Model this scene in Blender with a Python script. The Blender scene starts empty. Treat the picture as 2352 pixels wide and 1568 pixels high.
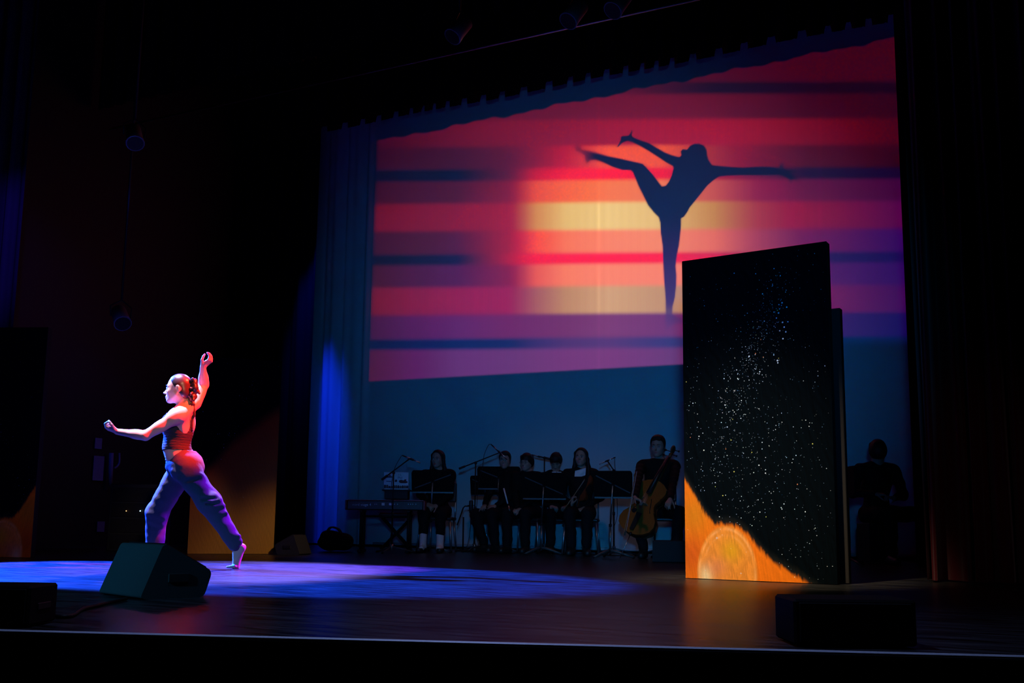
import bpy, math, random
import numpy as np
from mathutils import Vector, Matrix

random.seed(7); rng = np.random.default_rng(7)
scene = bpy.context.scene
COL = scene.collection

# ------------------------------------------------------------------ camera
YAW, TANP, ROLL = math.radians(26.0), 0.1386, 0.0122
FPX, CX, CY = 2287.0, 1176.0, 883.0          # focal length and principal point, 2352 x 1568 frame
CAM = Vector((0.0, 0.0, 0.39))
PITCH = math.atan(TANP)
F = Vector((-math.sin(YAW)*math.cos(PITCH), math.cos(YAW)*math.cos(PITCH), math.sin(PITCH)))
R0 = Vector((math.cos(YAW), math.sin(YAW), 0.0))
U0 = R0.cross(F)
RV = R0*math.cos(ROLL) + U0*math.sin(ROLL)
UV = -R0*math.sin(ROLL) + U0*math.cos(ROLL)
F0 = Vector((-math.sin(YAW), math.cos(YAW), 0.0))
cam_data = bpy.data.cameras.new('camera')
cam_data.sensor_width = 36.0
cam_data.lens = FPX/2352*36
cam_data.shift_y = (CY-784)/2352
cam_data.clip_start = 0.05; cam_data.clip_end = 200
cam = bpy.data.objects.new('camera', cam_data); COL.objects.link(cam)
m3 = Matrix((RV, UV, -F)).transposed()
cam.matrix_world = Matrix.Translation(CAM) @ m3.to_4x4()
scene.camera = cam

# ------------------------------------------------------------------ world, exposure
world = bpy.data.worlds.new('house_dark'); scene.world = world; world.use_nodes = True
bg = world.node_tree.nodes['Background']
bg.inputs[0].default_value = (0.30, 0.42, 1.0, 1); bg.inputs[1].default_value = 0.0006
vs = scene.view_settings
vs.view_transform = 'Standard'; vs.look = 'None'; vs.exposure = 0.0; vs.gamma = 1.0; vs.use_curve_mapping = False

def at(px, py, d):
    "point seen at photo pixel (px,py) at depth d along the optical axis"
    return CAM + (F + RV*((px-CX)/FPX) - UV*((py-CY)/FPX))*d
def ground(px, py, z=0.0):
    r = F + RV*((px-CX)/FPX) - UV*((py-CY)/FPX)
    return CAM + r*((z-CAM.z)/r.z)
def depth(p): return (p-CAM).dot(F)
def onY(px, py, Y):
    r = F + RV*((px-CX)/FPX) - UV*((py-CY)/FPX)
    return CAM + r*((Y-CAM.y)/r.y)
def onX(px, py, X):
    r = F + RV*((px-CX)/FPX) - UV*((py-CY)/FPX)
    return CAM + r*((X-CAM.x)/r.x)
def pix(p):
    v = Vector(p)-CAM; z = v.dot(F)
    return CX+FPX*v.dot(RV)/z, CY-FPX*v.dot(UV)/z

# ------------------------------------------------------------------ lights
def spot(name, loc, target, color, power, angle, blend=0.3, size=0.08):
    l = bpy.data.lights.new(name, 'SPOT'); l.color = color; l.energy = power
    l.spot_size = math.radians(angle); l.spot_blend = blend; l.shadow_soft_size = size
    o = bpy.data.objects.new(name, l); COL.objects.link(o)
    o.location = loc
    o.rotation_euler = (Vector(target)-Vector(loc)).to_track_quat('-Z', 'Y').to_euler()
    return o
DG = ground(535, 1304)            # where the dancer's rear toes touch the floor
DD = depth(DG)
DC = at(430, 1060, DD); DC.z = 0
poolc = ground(420, 1316)
E_MID = ground(1176, 1479)      # middle of the stage edge in view
# stage lighting rig over the dancer
spot('blue_wash_spot', poolc + R0*-4.6 + F0*3.0 + Vector((0,0,4.4)), poolc + R0*-0.2 + F0*0.40, (0.010,0.075,1.0), 75000, 29, 0.12)
spot('lilac_back_spot', poolc + R0*-0.2 + F0*5.2 + Vector((0,0,5.2)), poolc + R0*0.1 + F0*0.75, (0.30,0.20,1.0), 15000, 24, 0.5)
spot('violet_side_spot', poolc + R0*4.2 + F0*2.6 + Vector((0,0,4.2)), poolc + R0*0.55 + F0*0.75, (0.30,0.0,0.95), 16000, 21, 0.4)
spot('lavender_top_spot', DC + R0*-1.5 - F0*0.1 + Vector((0,0,5.8)), DC + R0*-0.30 + Vector((0,0,1.42)), (0.66,0.52,1.0), 9500, 9.5, 0.3)
spot('red_back_spot', DC + R0*2.7 - F0*0.55 + Vector((0,0,4.3)), DC + Vector((0,0,1.25)) + R0*0.05, (1.0,0.014,0.006), 12000, 10.5, 0.3)
spot('front_key_spot', DC + R0*2.6 - F0*7.0 + Vector((0,0,3.1)), DC + Vector((0,0,1.22)), (1.0,0.78,0.48), 420, 8, 0.7)
spot('teal_house_spot', (-4.7,-2.2,2.9), ground(300,1372).lerp(DC,0.35) + Vector((0,0,0.2)), (0.06,0.50,1.0), 1000, 27, 0.9, 0.15)
spot('apron_spot', (E_MID.x-0.8,E_MID.y+0.25,4.2), E_MID, (0.34,0.46,1.0), 260, 75, 1.0, 0.1)
# cool front light from the house that washes the backdrop; dim neutral light on the band; lights on the painted flats
spot('cyc_wash_spot', (0.25,-0.5,1.0), onY(1370,830,13.1), (0.004,0.34,1.0), 930, 38, 1.0, 0.12)
spot('band_top_spot', (-2.6,5.2,4.6), at(1260,1130,11.4), (1.0,0.74,0.82), 75, 36, 0.9, 0.2)
spot('flat_front_spot', (-2.3,2.6,5.4), (-1.66,7.0,0.60), (1.0,0.80,0.50), 2900, 20.5, 1.0, 0.1)
spot('side_flat_spot', (-2.6,7.6,3.4), ground(640,1274)+Vector((0,0,0.15)), (1.0,0.62,0.36), 250, 15, 1.0, 0.1)
spot('left_flat_spot', (-4.2,3.6,3.2), ground(40,1280)+Vector((0,0,0.25)), (1.0,0.60,0.35), 26, 15, 1.0, 0.1)
spot('blue_leg_spot', onY(712,300,11.7), onY(720,1060,13.1), (0.003,0.028,1.0), 1500, 18, 1.0, 0.05)
spot('blue_wing_spot', onY(150,300,7.0)+Vector((0.6,-1.0,0)), onY(20,560,7.6), (0.10,0.03,1.0), 110, 40, 0.9, 0.05)
spot('blue_backstage_spot', (-8.6,8.0,4.5), onX(230,1080,-11.1), (0.01,0.06,1.0), 60, 40, 0.9, 0.05)
spot('curtain_spot', (1.2,2.5,2.6), ground(2200,1334)+Vector((0,0,0.5)), (1.0,0.5,0.6), 14, 24, 1.0, 0.1)

# ------------------------------------------------------------------ tagging and object helpers
def tag(o, label, cat, group=None, kind=None):
    o['label'] = label
    if cat: o['category'] = cat
    if group: o['group'] = group
    if kind: o['kind'] = kind
    return o
def thing(name, loc, label, cat, group=None):
    o = bpy.data.objects.new(name, None); COL.objects.link(o); o.location = loc
    o.empty_display_size = 0.1
    return tag(o, label, cat, group)
def link(name, me, mat, parent=None, kind=None, base=None):
    "mesh given in world space; stored relative to its parent empty"
    if me.materials: me.materials.clear()
    for m in (mat if isinstance(mat, (list, tuple)) else [mat]): me.materials.append(m)
    o = bpy.data.objects.new(name, me); COL.objects.link(o)
    if parent is not None:
        o.parent = parent
        org = Vector(parent.location) if parent.parent is None else Vector(parent.parent.location)
        if parent.parent is None: me.transform(Matrix.Translation(-Vector(parent.location)))
        else: me.transform(Matrix.Translation(-Vector(parent.parent.location)))
    elif base is not None:
        me.transform(Matrix.Translation(-Vector(base))); o.location = base
    if kind: o['kind'] = kind
    return o
class MB:
    "collects shapes into one mesh"
    def __init__(s): s.v=[]; s.f=[]; s.sm=[]
    def add(s, vs, fs, smooth=False):
        n=len(s.v); s.v += [tuple(v) for v in vs]; s.f += [tuple(i+n for i in f) for f in fs]; s.sm += [smooth]*len(fs)
        return s
    def box(s, c, h, rot=None, bev=0.0):
        c=Vector(c); hx,hy,hz=h; b=min(bev,hx*.9,hy*.9,hz*.9)
        M = rot if rot is not None else Matrix.Identity(3)
        if b<=0:
            P=[Vector((x*hx,y*hy,z*hz)) for x in(-1,1) for y in(-1,1) for z in(-1,1)]
            fs=[(0,1,3,2),(4,6,7,5),(0,4,5,1),(2,3,7,6),(0,2,6,4),(1,5,7,3)]
            return s.add([c+M@p for p in P], fs)
        P=[]; idx={}
        for x in(-1,1):
            for y in(-1,1):
                for z in(-1,1):
                    for a in range(3):
                        q=[x*(hx-b),y*(hy-b),z*(hz-b)]; q[a]=(x*hx,y*hy,z*hz)[a]
                        idx[(x,y,z,a)]=len(P); P.append(c+M@Vector(q))
        fs=[]
        for a in range(3):
            o1,o2=(a+1)%3,(a+2)%3
            for sg in(-1,1):
                q=[]
                for u,w in((-1,-1),(1,-1),(1,1),(-1,1)):
                    k=[0,0,0]; k[a]=sg;k[o1]=u;k[o2]=w; q.append(idx[(*k,a)])
                fs.append(tuple(q if sg>0 else q[::-1]))
            for u in(-1,1):
                for w in(-1,1):
                    k0=[0,0,0];k1=[0,0,0]; k0[a]=-1;k1[a]=1
                    k0[o1]=k1[o1]=u;k0[o2]=k1[o2]=w
                    q=[idx[(*k0,o1)],idx[(*k1,o1)],idx[(*k1,o2)],idx[(*k0,o2)]]
                    fs.append(tuple(q if u*w<0 else q[::-1]))
        for x in(-1,1):
            for y in(-1,1):
                for z in(-1,1):
                    q=[idx[(x,y,z,a)] for a in range(3)]
                    fs.append(tuple(q if x*y*z>0 else q[::-1]))
        return s.add(P, fs)
    def tube(s, pts, r, n=8, cap=True):
        pts=[Vector(p) for p in pts]; m=len(pts)
        rs = r if isinstance(r,(list,tuple)) else [r]*m
        vs=[]; prev=None
        for i,p in enumerate(pts):
            t=((pts[min(i+1,m-1)]-pts[max(i-1,0)])).normalized()
            if prev is None:
                a=Vector((0,0,1)) if abs(t.z)<.9 else Vector((1,0,0))
                u=t.cross(a).normalized()
            else:
                u=(prev-t*prev.dot(t)).normalized()
            prev=u; w=t.cross(u)
            for k in range(n):
                an=2*math.pi*k/n
                vs.append(p+(u*math.cos(an)+w*math.sin(an))*rs[i])
        fs=[]
        for i in range(m-1):
            for k in range(n):
                k2=(k+1)%n
                fs.append((i*n+k,i*n+k2,(i+1)*n+k2,(i+1)*n+k))
        s.add(vs,fs,True)
        if cap:
            b=len(s.v)-len(vs)
            s.f.append(tuple(b+k for k in range(n))[::-1]); s.sm.append(False)
            s.f.append(tuple(b+(m-1)*n+k for k in range(n))); s.sm.append(False)
        return s
    def ball(s, c, r, nu=12, nv=8, M=None):
        c=Vector(c); rr=r if isinstance(r,(tuple,list)) else (r,r,r)
        M = M if M is not None else Matrix.Identity(3)
        vs=[];fs=[]
        for i in range(nv+1):
            th=math.pi*i/nv
            for k in range(nu):
                ph=2*math.pi*k/nu
                vs.append(c+M@Vector((rr[0]*math.sin(th)*math.cos(ph),rr[1]*math.sin(th)*math.sin(ph),rr[2]*math.cos(th))))
        for i in range(nv):
            for k in range(nu):
                k2=(k+1)%nu
                fs.append((i*nu+k,(i+1)*nu+k,(i+1)*nu+k2,i*nu+k2))
        return s.add(vs,fs,True)
    def prism(s, poly, thick, org, ex, ey, ez, smooth=False):
        "2D polygon in (ex,ey) extruded along ez from 0 to thick"
        org,ex,ey,ez=Vector(org),Vector(ex),Vector(ey),Vector(ez); n=len(poly)
        vs=[org+ex*x+ey*y for x,y in poly]+[org+ex*x+ey*y+ez*thick for x,y in poly]
        fs=[tuple(range(n))[::-1],tuple(range(n,2*n))]+[(i,(i+1)%n,n+(i+1)%n,n+i) for i in range(n)]
        return s.add(vs,fs,smooth)
    def mesh(s, name):
        me=bpy.data.meshes.new(name); me.from_pydata(s.v,[],s.f)
        me.polygons.foreach_set('use_smooth', s.sm); me.update(); return me
    def build(s, name, mat, parent=None, kind=None, base=None):
        return link(name, s.mesh(name), mat, parent, kind, base)

# ------------------------------------------------------------------ materials
def mat(name, color, rough=0.6, metal=0.0, spec=0.5, var=0.12, scale=30.0, bump=0.0, bscale=None, stretch=(1,1,1), emit=None, sheen=0.0):
    m=bpy.data.materials.new(name); m.use_nodes=True
    nt=m.node_tree; n=nt.nodes; b=n['Principled BSDF']
    tc=n.new('ShaderNodeTexCoord'); mp=n.new('ShaderNodeMapping'); mp.inputs['Scale'].default_value=stretch
    nt.links.new(tc.outputs['Object'], mp.inputs[0])
    nz=n.new('ShaderNodeTexNoise'); nz.inputs['Scale'].default_value=scale; nz.inputs['Detail'].default_value=4
    nt.links.new(mp.outputs[0], nz.inputs['Vector'])
    rp=n.new('ShaderNodeMapRange'); rp.inputs[3].default_value=1-var; rp.inputs[4].default_value=1+var
    nt.links.new(nz.outputs['Fac'], rp.inputs[0])
    mx=n.new('ShaderNodeVectorMath'); mx.operation='SCALE'; mx.inputs[0].default_value=color[:3]
    nt.links.new(rp.outputs[0], mx.inputs['Scale']); nt.links.new(mx.outputs[0], b.inputs['Base Color'])
    b.inputs['Roughness'].default_value=rough; b.inputs['Metallic'].default_value=metal
    b.inputs['Specular IOR Level'].default_value=spec
    if sheen: b.inputs['Sheen Weight'].default_value=sheen
    if bump:
        nb=n.new('ShaderNodeTexNoise'); nb.inputs['Scale'].default_value=bscale or scale; nb.inputs['Detail'].default_value=5
        nt.links.new(mp.outputs[0], nb.inputs['Vector'])
        bp=n.new('ShaderNodeBump'); bp.inputs['Strength'].default_value=bump; bp.inputs['Distance'].default_value=0.01
        nt.links.new(nb.outputs['Fac'], bp.inputs['Height']); nt.links.new(bp.outputs[0], b.inputs['Normal'])
    if emit:
        b.inputs['Emission Color'].default_value=(*emit[:3],1); b.inputs['Emission Strength'].default_value=emit[3]
    return m
def srgb(r,g,b):
    f=lambda c:(c/255/12.92 if c/255<=0.04045 else ((c/255+0.055)/1.055)**2.4)
    return (f(r),f(g),f(b))
M={}
M['lid_pale']=mat('pale_lid',(0.70,0.78,0.82),0.6,scale=20,var=0.05)
M['cloth_blue']=mat('blue_leg_cloth',(0.05,0.05,0.09),0.9,spec=0.1)
M['black_velour']=mat('black_velour',(0.006,0.006,0.007),0.95,spec=0.1,scale=60)
M['red_velour']=mat('red_velour',(0.10,0.006,0.014),0.9,spec=0.15,scale=80,sheen=0.3)
M['black_paint']=mat('black_paint',(0.005,0.0055,0.006),0.6,scale=40)
M['cloth_white']=mat('cyc_cloth',(0.62,0.66,0.70),0.95,spec=0.05,scale=120,var=0.06)
M['black_metal']=mat('black_metal',(0.006,0.006,0.0065),0.55,spec=0.3)
M['desk_black']=mat('desk_black',(0.0045,0.005,0.005),0.8,spec=0.1)
M['chrome']=mat('chrome',(0.62,0.64,0.66),0.22,metal=1.0)
M['dull_steel']=mat('dull_steel',(0.42,0.44,0.45),0.35,metal=1.0)
M['black_plastic']=mat('black_plastic',(0.014,0.014,0.015),0.45)
M['carpet_black']=mat('speaker_carpet',(0.030,0.036,0.038),0.9,spec=0.2,scale=400,var=0.5,bump=0.25)
M['box_black']=mat('box_black',(0.003,0.003,0.0033),0.7,spec=0.1)
M['sheet_blue']=mat('dim_sheet',(0.22,0.24,0.30),0.8)
M['grille']=mat('speaker_grille',(0.003,0.003,0.0035),0.7,spec=0.2,scale=300,var=0.4)
M['wood_dark']=mat('apron_wood',(0.012,0.006,0.003),0.7,spec=0.15,scale=8,stretch=(1,1,12))
M['nosing']=mat('edge_nosing',(0.52,0.56,0.62),0.40,spec=0.6,scale=90)
M['cable']=mat('cable_rubber',(0.007,0.007,0.008),0.6,spec=0.3)
M['white_paper']=mat('white_paper',(0.75,0.77,0.78),0.8,scale=20,var=0.05)
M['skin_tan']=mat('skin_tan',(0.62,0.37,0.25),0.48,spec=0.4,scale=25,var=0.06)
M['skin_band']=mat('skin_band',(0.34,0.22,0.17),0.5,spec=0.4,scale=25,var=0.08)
M['hair_black']=mat('hair_black',(0.008,0.006,0.006),0.55,spec=0.25,scale=90,var=0.4,bump=0.3,stretch=(1,1,.25))
M['hair_slick']=mat('hair_slick',(0.026,0.019,0.021),0.32,spec=0.8,scale=160,var=0.4,bump=0.06)
M['black_shirt']=mat('black_shirt',(0.0045,0.0045,0.005),0.85,spec=0.2,scale=60,bump=0.2,bscale=12)
M['black_trouser']=mat('black_trouser',(0.006,0.007,0.009),0.85,spec=0.2,scale=60,bump=0.2,bscale=12)
M['knit_top']=mat('knit_top',(0.020,0.022,0.026),0.8,spec=0.25,scale=60,bump=0.5,bscale=30,stretch=(1,1,6))
M['denim']=mat('dark_denim',(0.055,0.060,0.085),0.85,spec=0.2,scale=220,var=0.25,bump=0.35,bscale=26)
M['white_sock']=mat('white_sock',(0.72,0.70,0.68),0.9,scale=120,var=0.08,bump=0.2)
M['eye_white']=mat('eye_white',(0.50,0.48,0.46),0.2)
M['eye_dark']=mat('eye_dark',(0.010,0.006,0.004),0.15)
M['lip']=mat('lip',(0.42,0.13,0.12),0.4)
M['varnish']=mat('cello_varnish',(0.36,0.085,0.012),0.32,spec=0.5,scale=14,var=0.3,stretch=(6,1,1))
M['varnish_dark']=mat('violin_varnish',(0.17,0.032,0.010),0.32,spec=0.5,scale=18,var=0.3)
M['ebony']=mat('ebony',(0.010,0.008,0.007),0.4)
M['maple']=mat('pale_wood',(0.42,0.22,0.10),0.45,scale=30,var=0.2)
M['silver']=mat('silver',(0.75,0.77,0.80),0.25,metal=1.0)
M['red_panel']=mat('red_panel',(0.20,0.012,0.014),0.4)
M['print_grey']=mat('print_grey',(0.85,0.86,0.88),0.6)
M['led']=mat('pilot_lamp',(0.8,0.8,0.8),0.5,emit=(0.6,0.85,1.0,6.0))
M['led_amber']=mat('pilot_lamp_amber',(0.8,0.6,0.4),0.5,emit=(1.0,0.5,0.2,2.0))
M['cream']=mat('studs',(0.75,0.75,0.75),0.3,metal=1.0)

def attr_mat(name, attr, rough=0.9, spec=0.1, emission=False, base=None, strength=1.0, var=0.08, scale=200):
    m=bpy.data.materials.new(name); m.use_nodes=True
    nt=m.node_tree; n=nt.nodes; b=n['Principled BSDF']
    a=n.new('ShaderNodeAttribute'); a.attribute_name=attr
    tc=n.new('ShaderNodeTexCoord'); nz=n.new('ShaderNodeTexNoise'); nz.inputs['Scale'].default_value=scale; nz.inputs['Detail'].default_value=3
    nt.links.new(tc.outputs['Object'], nz.inputs['Vector'])
    rp=n.new('ShaderNodeMapRange'); rp.inputs[3].default_value=1-var; rp.inputs[4].default_value=1+var
    nt.links.new(nz.outputs['Fac'], rp.inputs[0])
    mx=n.new('ShaderNodeVectorMath'); mx.operation='SCALE'
    nt.links.new(a.outputs['Color'], mx.inputs[0]); nt.links.new(rp.outputs[0], mx.inputs['Scale'])
    if emission:
        nt.links.new(mx.outputs[0], b.inputs['Emission Color']); b.inputs['Emission Strength'].default_value=strength
        b.inputs['Base Color'].default_value=(*base,1)
    else:
        nt.links.new(mx.outputs[0], b.inputs['Base Color'])
    b.inputs['Roughness'].default_value=rough; b.inputs['Specular IOR Level'].default_value=spec
    return m
def grid_mesh(name, P, C=None, keep=None, attr='paint'):
    "P (ny,nx,3) world points, C (ny,nx,3) linear colours"
    ny,nx,_=P.shape
    idx=np.arange(ny*nx).reshape(ny,nx)
    q=np.stack([idx[:-1,:-1],idx[:-1,1:],idx[1:,1:],idx[1:,:-1]],-1).reshape(-1,4)
    if keep is not None: q=q[keep[:-1,:-1].reshape(-1)]
    used=np.unique(q); mp=-np.ones(ny*nx,int); mp[used]=np.arange(len(used))
    q=mp[q]; V=P.reshape(-1,3)[used]
    me=np_mesh(name,V,q)
    if C is not None:
        a=me.attributes.new(attr,'FLOAT_COLOR','POINT')
        c=np.ones((len(used),4),np.float32); c[:,:3]=C.reshape(-1,3)[used]
        a.data.foreach_set('color', c.ravel())
    return me
def np_mesh(name, V, Q, smooth=True):
    me=bpy.data.meshes.new(name)
    nv,nf=len(V),len(Q); k=Q.shape[1]
    me.vertices.add(nv); me.vertices.foreach_set('co', np.ascontiguousarray(V,np.float32).ravel())
    me.loops.add(nf*k); me.loops.foreach_set('vertex_index', np.ascontiguousarray(Q,np.int32).ravel())
    me.polygons.add(nf); me.polygons.foreach_set('loop_start', np.arange(0,nf*k,k,dtype=np.int32))
    try: me.polygons.foreach_set('loop_total', np.full(nf,k,np.int32))
    except Exception: pass
    me.update(calc_edges=True)
    me.polygons.foreach_set('use_smooth', np.full(nf,smooth)); me.validate(); me.update()
    return me

# ================================================================== the setting
CYC_Y = 13.1
# stage floor: black painted boards, scuffed, front edge runs at a slant to the backdrop
E0, E1 = ground(0,1449), ground(2352,1509)
ed = (E1-E0).normalized(); en = Vector((-ed.y, ed.x, 0))      # along the edge / upstage
EL, ER = E0-ed*7.0, E1+ed*6.0
def floor_material():
    m=bpy.data.materials.new('stage_floor'); m.use_nodes=True
    nt=m.node_tree; n=nt.nodes; b=n['Principled BSDF']; L=nt.links.new
    tc=n.new('ShaderNodeTexCoord')
    mp=n.new('ShaderNodeMapping'); mp.inputs['Scale'].default_value=(1.1,9.0,1.0); L(tc.outputs['Object'],mp.inputs[0])
    streak=n.new('ShaderNodeTexNoise'); streak.inputs['Scale'].default_value=2.2; streak.inputs['Detail'].default_value=9; streak.inputs['Roughness'].default_value=0.68; L(mp.outputs[0],streak.inputs['Vector'])
    cr=n.new('ShaderNodeValToRGB'); e=cr.color_ramp.elements
    e[0].position=0.40; e[0].color=(0.0025,0.0025,0.003,1); e[1].position=0.76; e[1].color=(0.075,0.075,0.08,1)
    L(streak.outputs['Fac'],cr.inputs[0])
    spk=n.new('ShaderNodeTexNoise'); spk.inputs['Scale'].default_value=26; spk.inputs['Detail'].default_value=2; L(tc.outputs['Object'],spk.inputs['Vector'])
    s2=n.new('ShaderNodeMapRange'); s2.inputs[1].default_value=0.72; s2.inputs[2].default_value=0.78; s2.inputs[4].default_value=0.12; L(spk.outputs['Fac'],s2.inputs[0])
    ad=n.new('ShaderNodeVectorMath'); ad.operation='ADD'; L(cr.outputs[0],ad.inputs[0]); L(s2.outputs[0],ad.inputs[1])
    L(ad.outputs[0],b.inputs['Base Color'])
    rr=n.new('ShaderNodeMapRange'); rr.inputs[3].default_value=0.23; rr.inputs[4].default_value=0.38; L(streak.outputs['Fac'],rr.inputs[0]); L(rr.outputs[0],b.inputs['Roughness'])
    b.inputs['Specular IOR Level'].default_value=0.07
    bp=n.new('ShaderNodeBump'); bp.inputs['Strength'].default_value=0.10; bp.inputs['Distance'].default_value=0.002
    L(streak.outputs['Fac'],bp.inputs['Height']); L(bp.outputs[0],b.inputs['Normal'])
    return m
M['floor']=floor_material()
mb=MB(); poly=[(EL.x,EL.y),(ER.x,ER.y),(6.0,16.0),(-13.0,16.0),(-13.0,EL.y)]
mb.prism(poly,0.10,(0,0,-0.10),(1,0,0),(0,1,0),(0,0,1))
o=mb.build('floor',M['floor'],kind='structure'); o['label']='black scuffed stage floor'
# apron face below the edge, of two courses of dark boards, and the rounded nosing that runs along it
apr=MB(); c=(EL+ER)/2; rot=Matrix((ed,en,Vector((0,0,1)))).transposed(); L2=(ER-EL).length/2
apr.box(c+en*0.10+Vector((0,0,-0.70)),(L2,0.05,0.60),rot)
wf=apr.build('wall_front',M['wood_dark'],kind='structure'); wf['label']='dark wooden face of the stage apron'
for k,(z0,z1) in enumerate(((-0.115,-0.022),(-0.260,-0.120),(-0.60,-0.265))):
    b2=MB().box(c+en*0.045+Vector((0,0,(z0+z1)/2)),(L2,0.008,(z1-z0)/2),rot,0.003); b2.build('board',M['wood_dark'],wf)
nz=MB(); nz.tube([EL+en*0.012+Vector((0,0,-0.008)),E0-ed*0.0+en*0.012+Vector((0,0,-0.008)),(E0+E1)/2+en*0.012+Vector((0,0,-0.008)),ER+en*0.012+Vector((0,0,-0.008))],0.013,12)
o=nz.build('trim_1',M['nosing'],kind='structure'); o['label']='rounded grey nosing along the stage edge'
# dark shell of the stage house
def plate(name,c,h,label):
    o=MB().box(c,h).build(name,M['black_paint'],kind='structure'); o['label']=label; return o
plate('wall_back',(-3.5,15.6,4.5),(10.0,0.1,4.6),'black rear wall of the stage house')
plate('wall_left',(-11.2,8.0,4.5),(0.1,7.6,4.6),'black side wall of the stage house at left')
plate('wall_right',(5.6,11.0,4.5),(0.1,5.0,4.6),'black side wall of the stage house at right')
plate('ceiling',(-3.5,8.0,9.3),(10.0,8.0,0.1),'black ceiling above the stage')

# ------------------------------------------------------------------ drapes
def drape(name,x0,x1,Y,z0,z1,folds,amp,mat_,nz=24,flare=0.0,seed=0,sag=0.0,parent=None):
    r=random.Random(seed); nx=max(int(folds*10),20)
    ph=[r.uniform(0,6.28) for _ in range(6)]
    P=np.zeros((nz+1,nx+1,3))
    for j in range(nz+1):
        v=j/nz
        for i in range(nx+1):
            u=i/nx
            uu=u+0.012*math.sin(u*9+ph[0]+ (1-v)*1.1)
            w=math.sin(uu*folds*2*math.pi+ph[1]+0.5*math.sin(v*3+ph[2]))+0.45*math.sin(uu*folds*4.6*math.pi+ph[3]+v)
            a=amp*(0.75+0.25*math.sin(u*13+ph[4]))*(1+flare*(1-v)**3)
            zz=z0+(z1-z0)*v - (sag*(0.5+0.5*w)*(1-v) if sag else 0)
            P[j,i]=(x0+(x1-x0)*u+flare*0.25*(1-v)**2*math.sin(u*folds*3.3+ph[5])*0.25, Y+a*w, zz)
    return grid_mesh(name,P)
# black border across the top with a scalloped hem
tz=onY(1450,163,12.2).z
r=random.Random(3); P=[]
X0,X1=-11.0,4.2; nx=1400
row=[];ph=0.0; sm=lambda a,b,v:(lambda t:t*t*(3-2*t))(min(1,max(0,(v-a)/(b-a))))
for i in range(nx+1):
    x=X0+(X1-X0)*i/nx
    ph+= (X1-X0)/nx*2*math.pi/(0.30+0.07*math.sin(x*1.9)+0.04*math.sin(x*5.3))
    s=math.sin(ph)
    hem=0.115*sm(0.50,0.72,s)-0.045*max(0,-s)**0.6+0.012*math.sin(x*2.3)
    row.append((x,12.2+0.07*s,hem))
nzr=10; P=np.zeros((nzr+1,nx+1,3))
for j in range(nzr+1):
    v=j/nzr
    for i,(x,y,h) in enumerate(row):
        P[j,i]=(x,12.2+(y-12.2)*(1-0.3*v),(tz+h)*(1-v)+8.9*v)
tag(link('border_curtain',grid_mesh('border_curtain',P),M['black_velour']),'black border curtain with scalloped hem above the projection','curtain')
# second border, nearer, with the lighting bar that hangs below it
P2=P.copy(); P2[:,:,1]-=2.9; zz=onY(1560,2,9.3).z+0.30
P2[:,:,2]=np.where(P2[:,:,2]<tz+0.4,P2[:,:,2]-tz+zz,P2[:,:,2]); 
for j in range(nzr+1): P2[j,:,2]=(zz+np.array([h for _,_,h in row])*0.3)*(1-j/nzr)+8.9*j/nzr
P2[:,:,1]=9.3+ (P2[:,:,1]-9.3)*1.0
tag(link('border_curtain',grid_mesh('border_curtain',P2),M['black_velour']),'black border curtain nearest the audience above the lighting bar','curtain')
bz0=onY(1560,4,9.1).z; 
bar=thing('lighting_bar',(-4.0,9.1,bz0),'thin dark lighting bar with three rails slanting across the top of the picture','bar')
for k in range(3):
    MB().tube([(-10.5,9.1+0.03*k,bz0-0.02+0.022*k),(3.0,9.1+0.03*k,bz0-0.02+0.022*k)],0.011,8).build('rail',M['dull_steel'],bar)
def leg(x0,x1,Y,label,mat_='black_velour',z0=0.02,z1=8.9,folds=None,amp=0.05,seed=1,flare=0.3):
    me=drape('leg_curtain',x0,x1,Y,z0,z1,folds or abs(x1-x0)*3.2,amp,mat_,seed=seed,flare=flare)
    return tag(link('leg_curtain',me,M[mat_]),label,'curtain',None)
lx=onY(703,1240,12.45).x; leg(lx-2.4,lx,12.45,'black leg curtain between the starry flat and the blue-lit folds',seed=2,flare=0)
rx=onY(2106,1290,12.45).x; leg(rx,rx+2.6,12.45,'narrow black leg curtain right of the projection, behind the red curtain',seed=3,flare=0)
r0=ground(2112,1334); r1=ground(2338,1334)
tag(link('main_curtain',drape('main_curtain',r0.x+0.02,r0.x+0.98,r0.y,0.012,8.8,6.5,0.075,'red_velour',nz=40,flare=0.55,seed=8),M['red_velour']),'dark red velour main curtain gathered at the right of the stage','curtain')
leg(r0.x+0.93,r0.x+3.6,r0.y-0.5,'black leg curtain at the right edge of the picture in front of the red curtain',seed=5,flare=0)
bl=leg(onY(-60,600,7.6).x,onY(45,600,7.6).x,7.6,'narrow leg curtain at the left edge lit blue and purple',mat_='cloth_blue',folds=3,amp=0.03,seed=6,flare=0)

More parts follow.
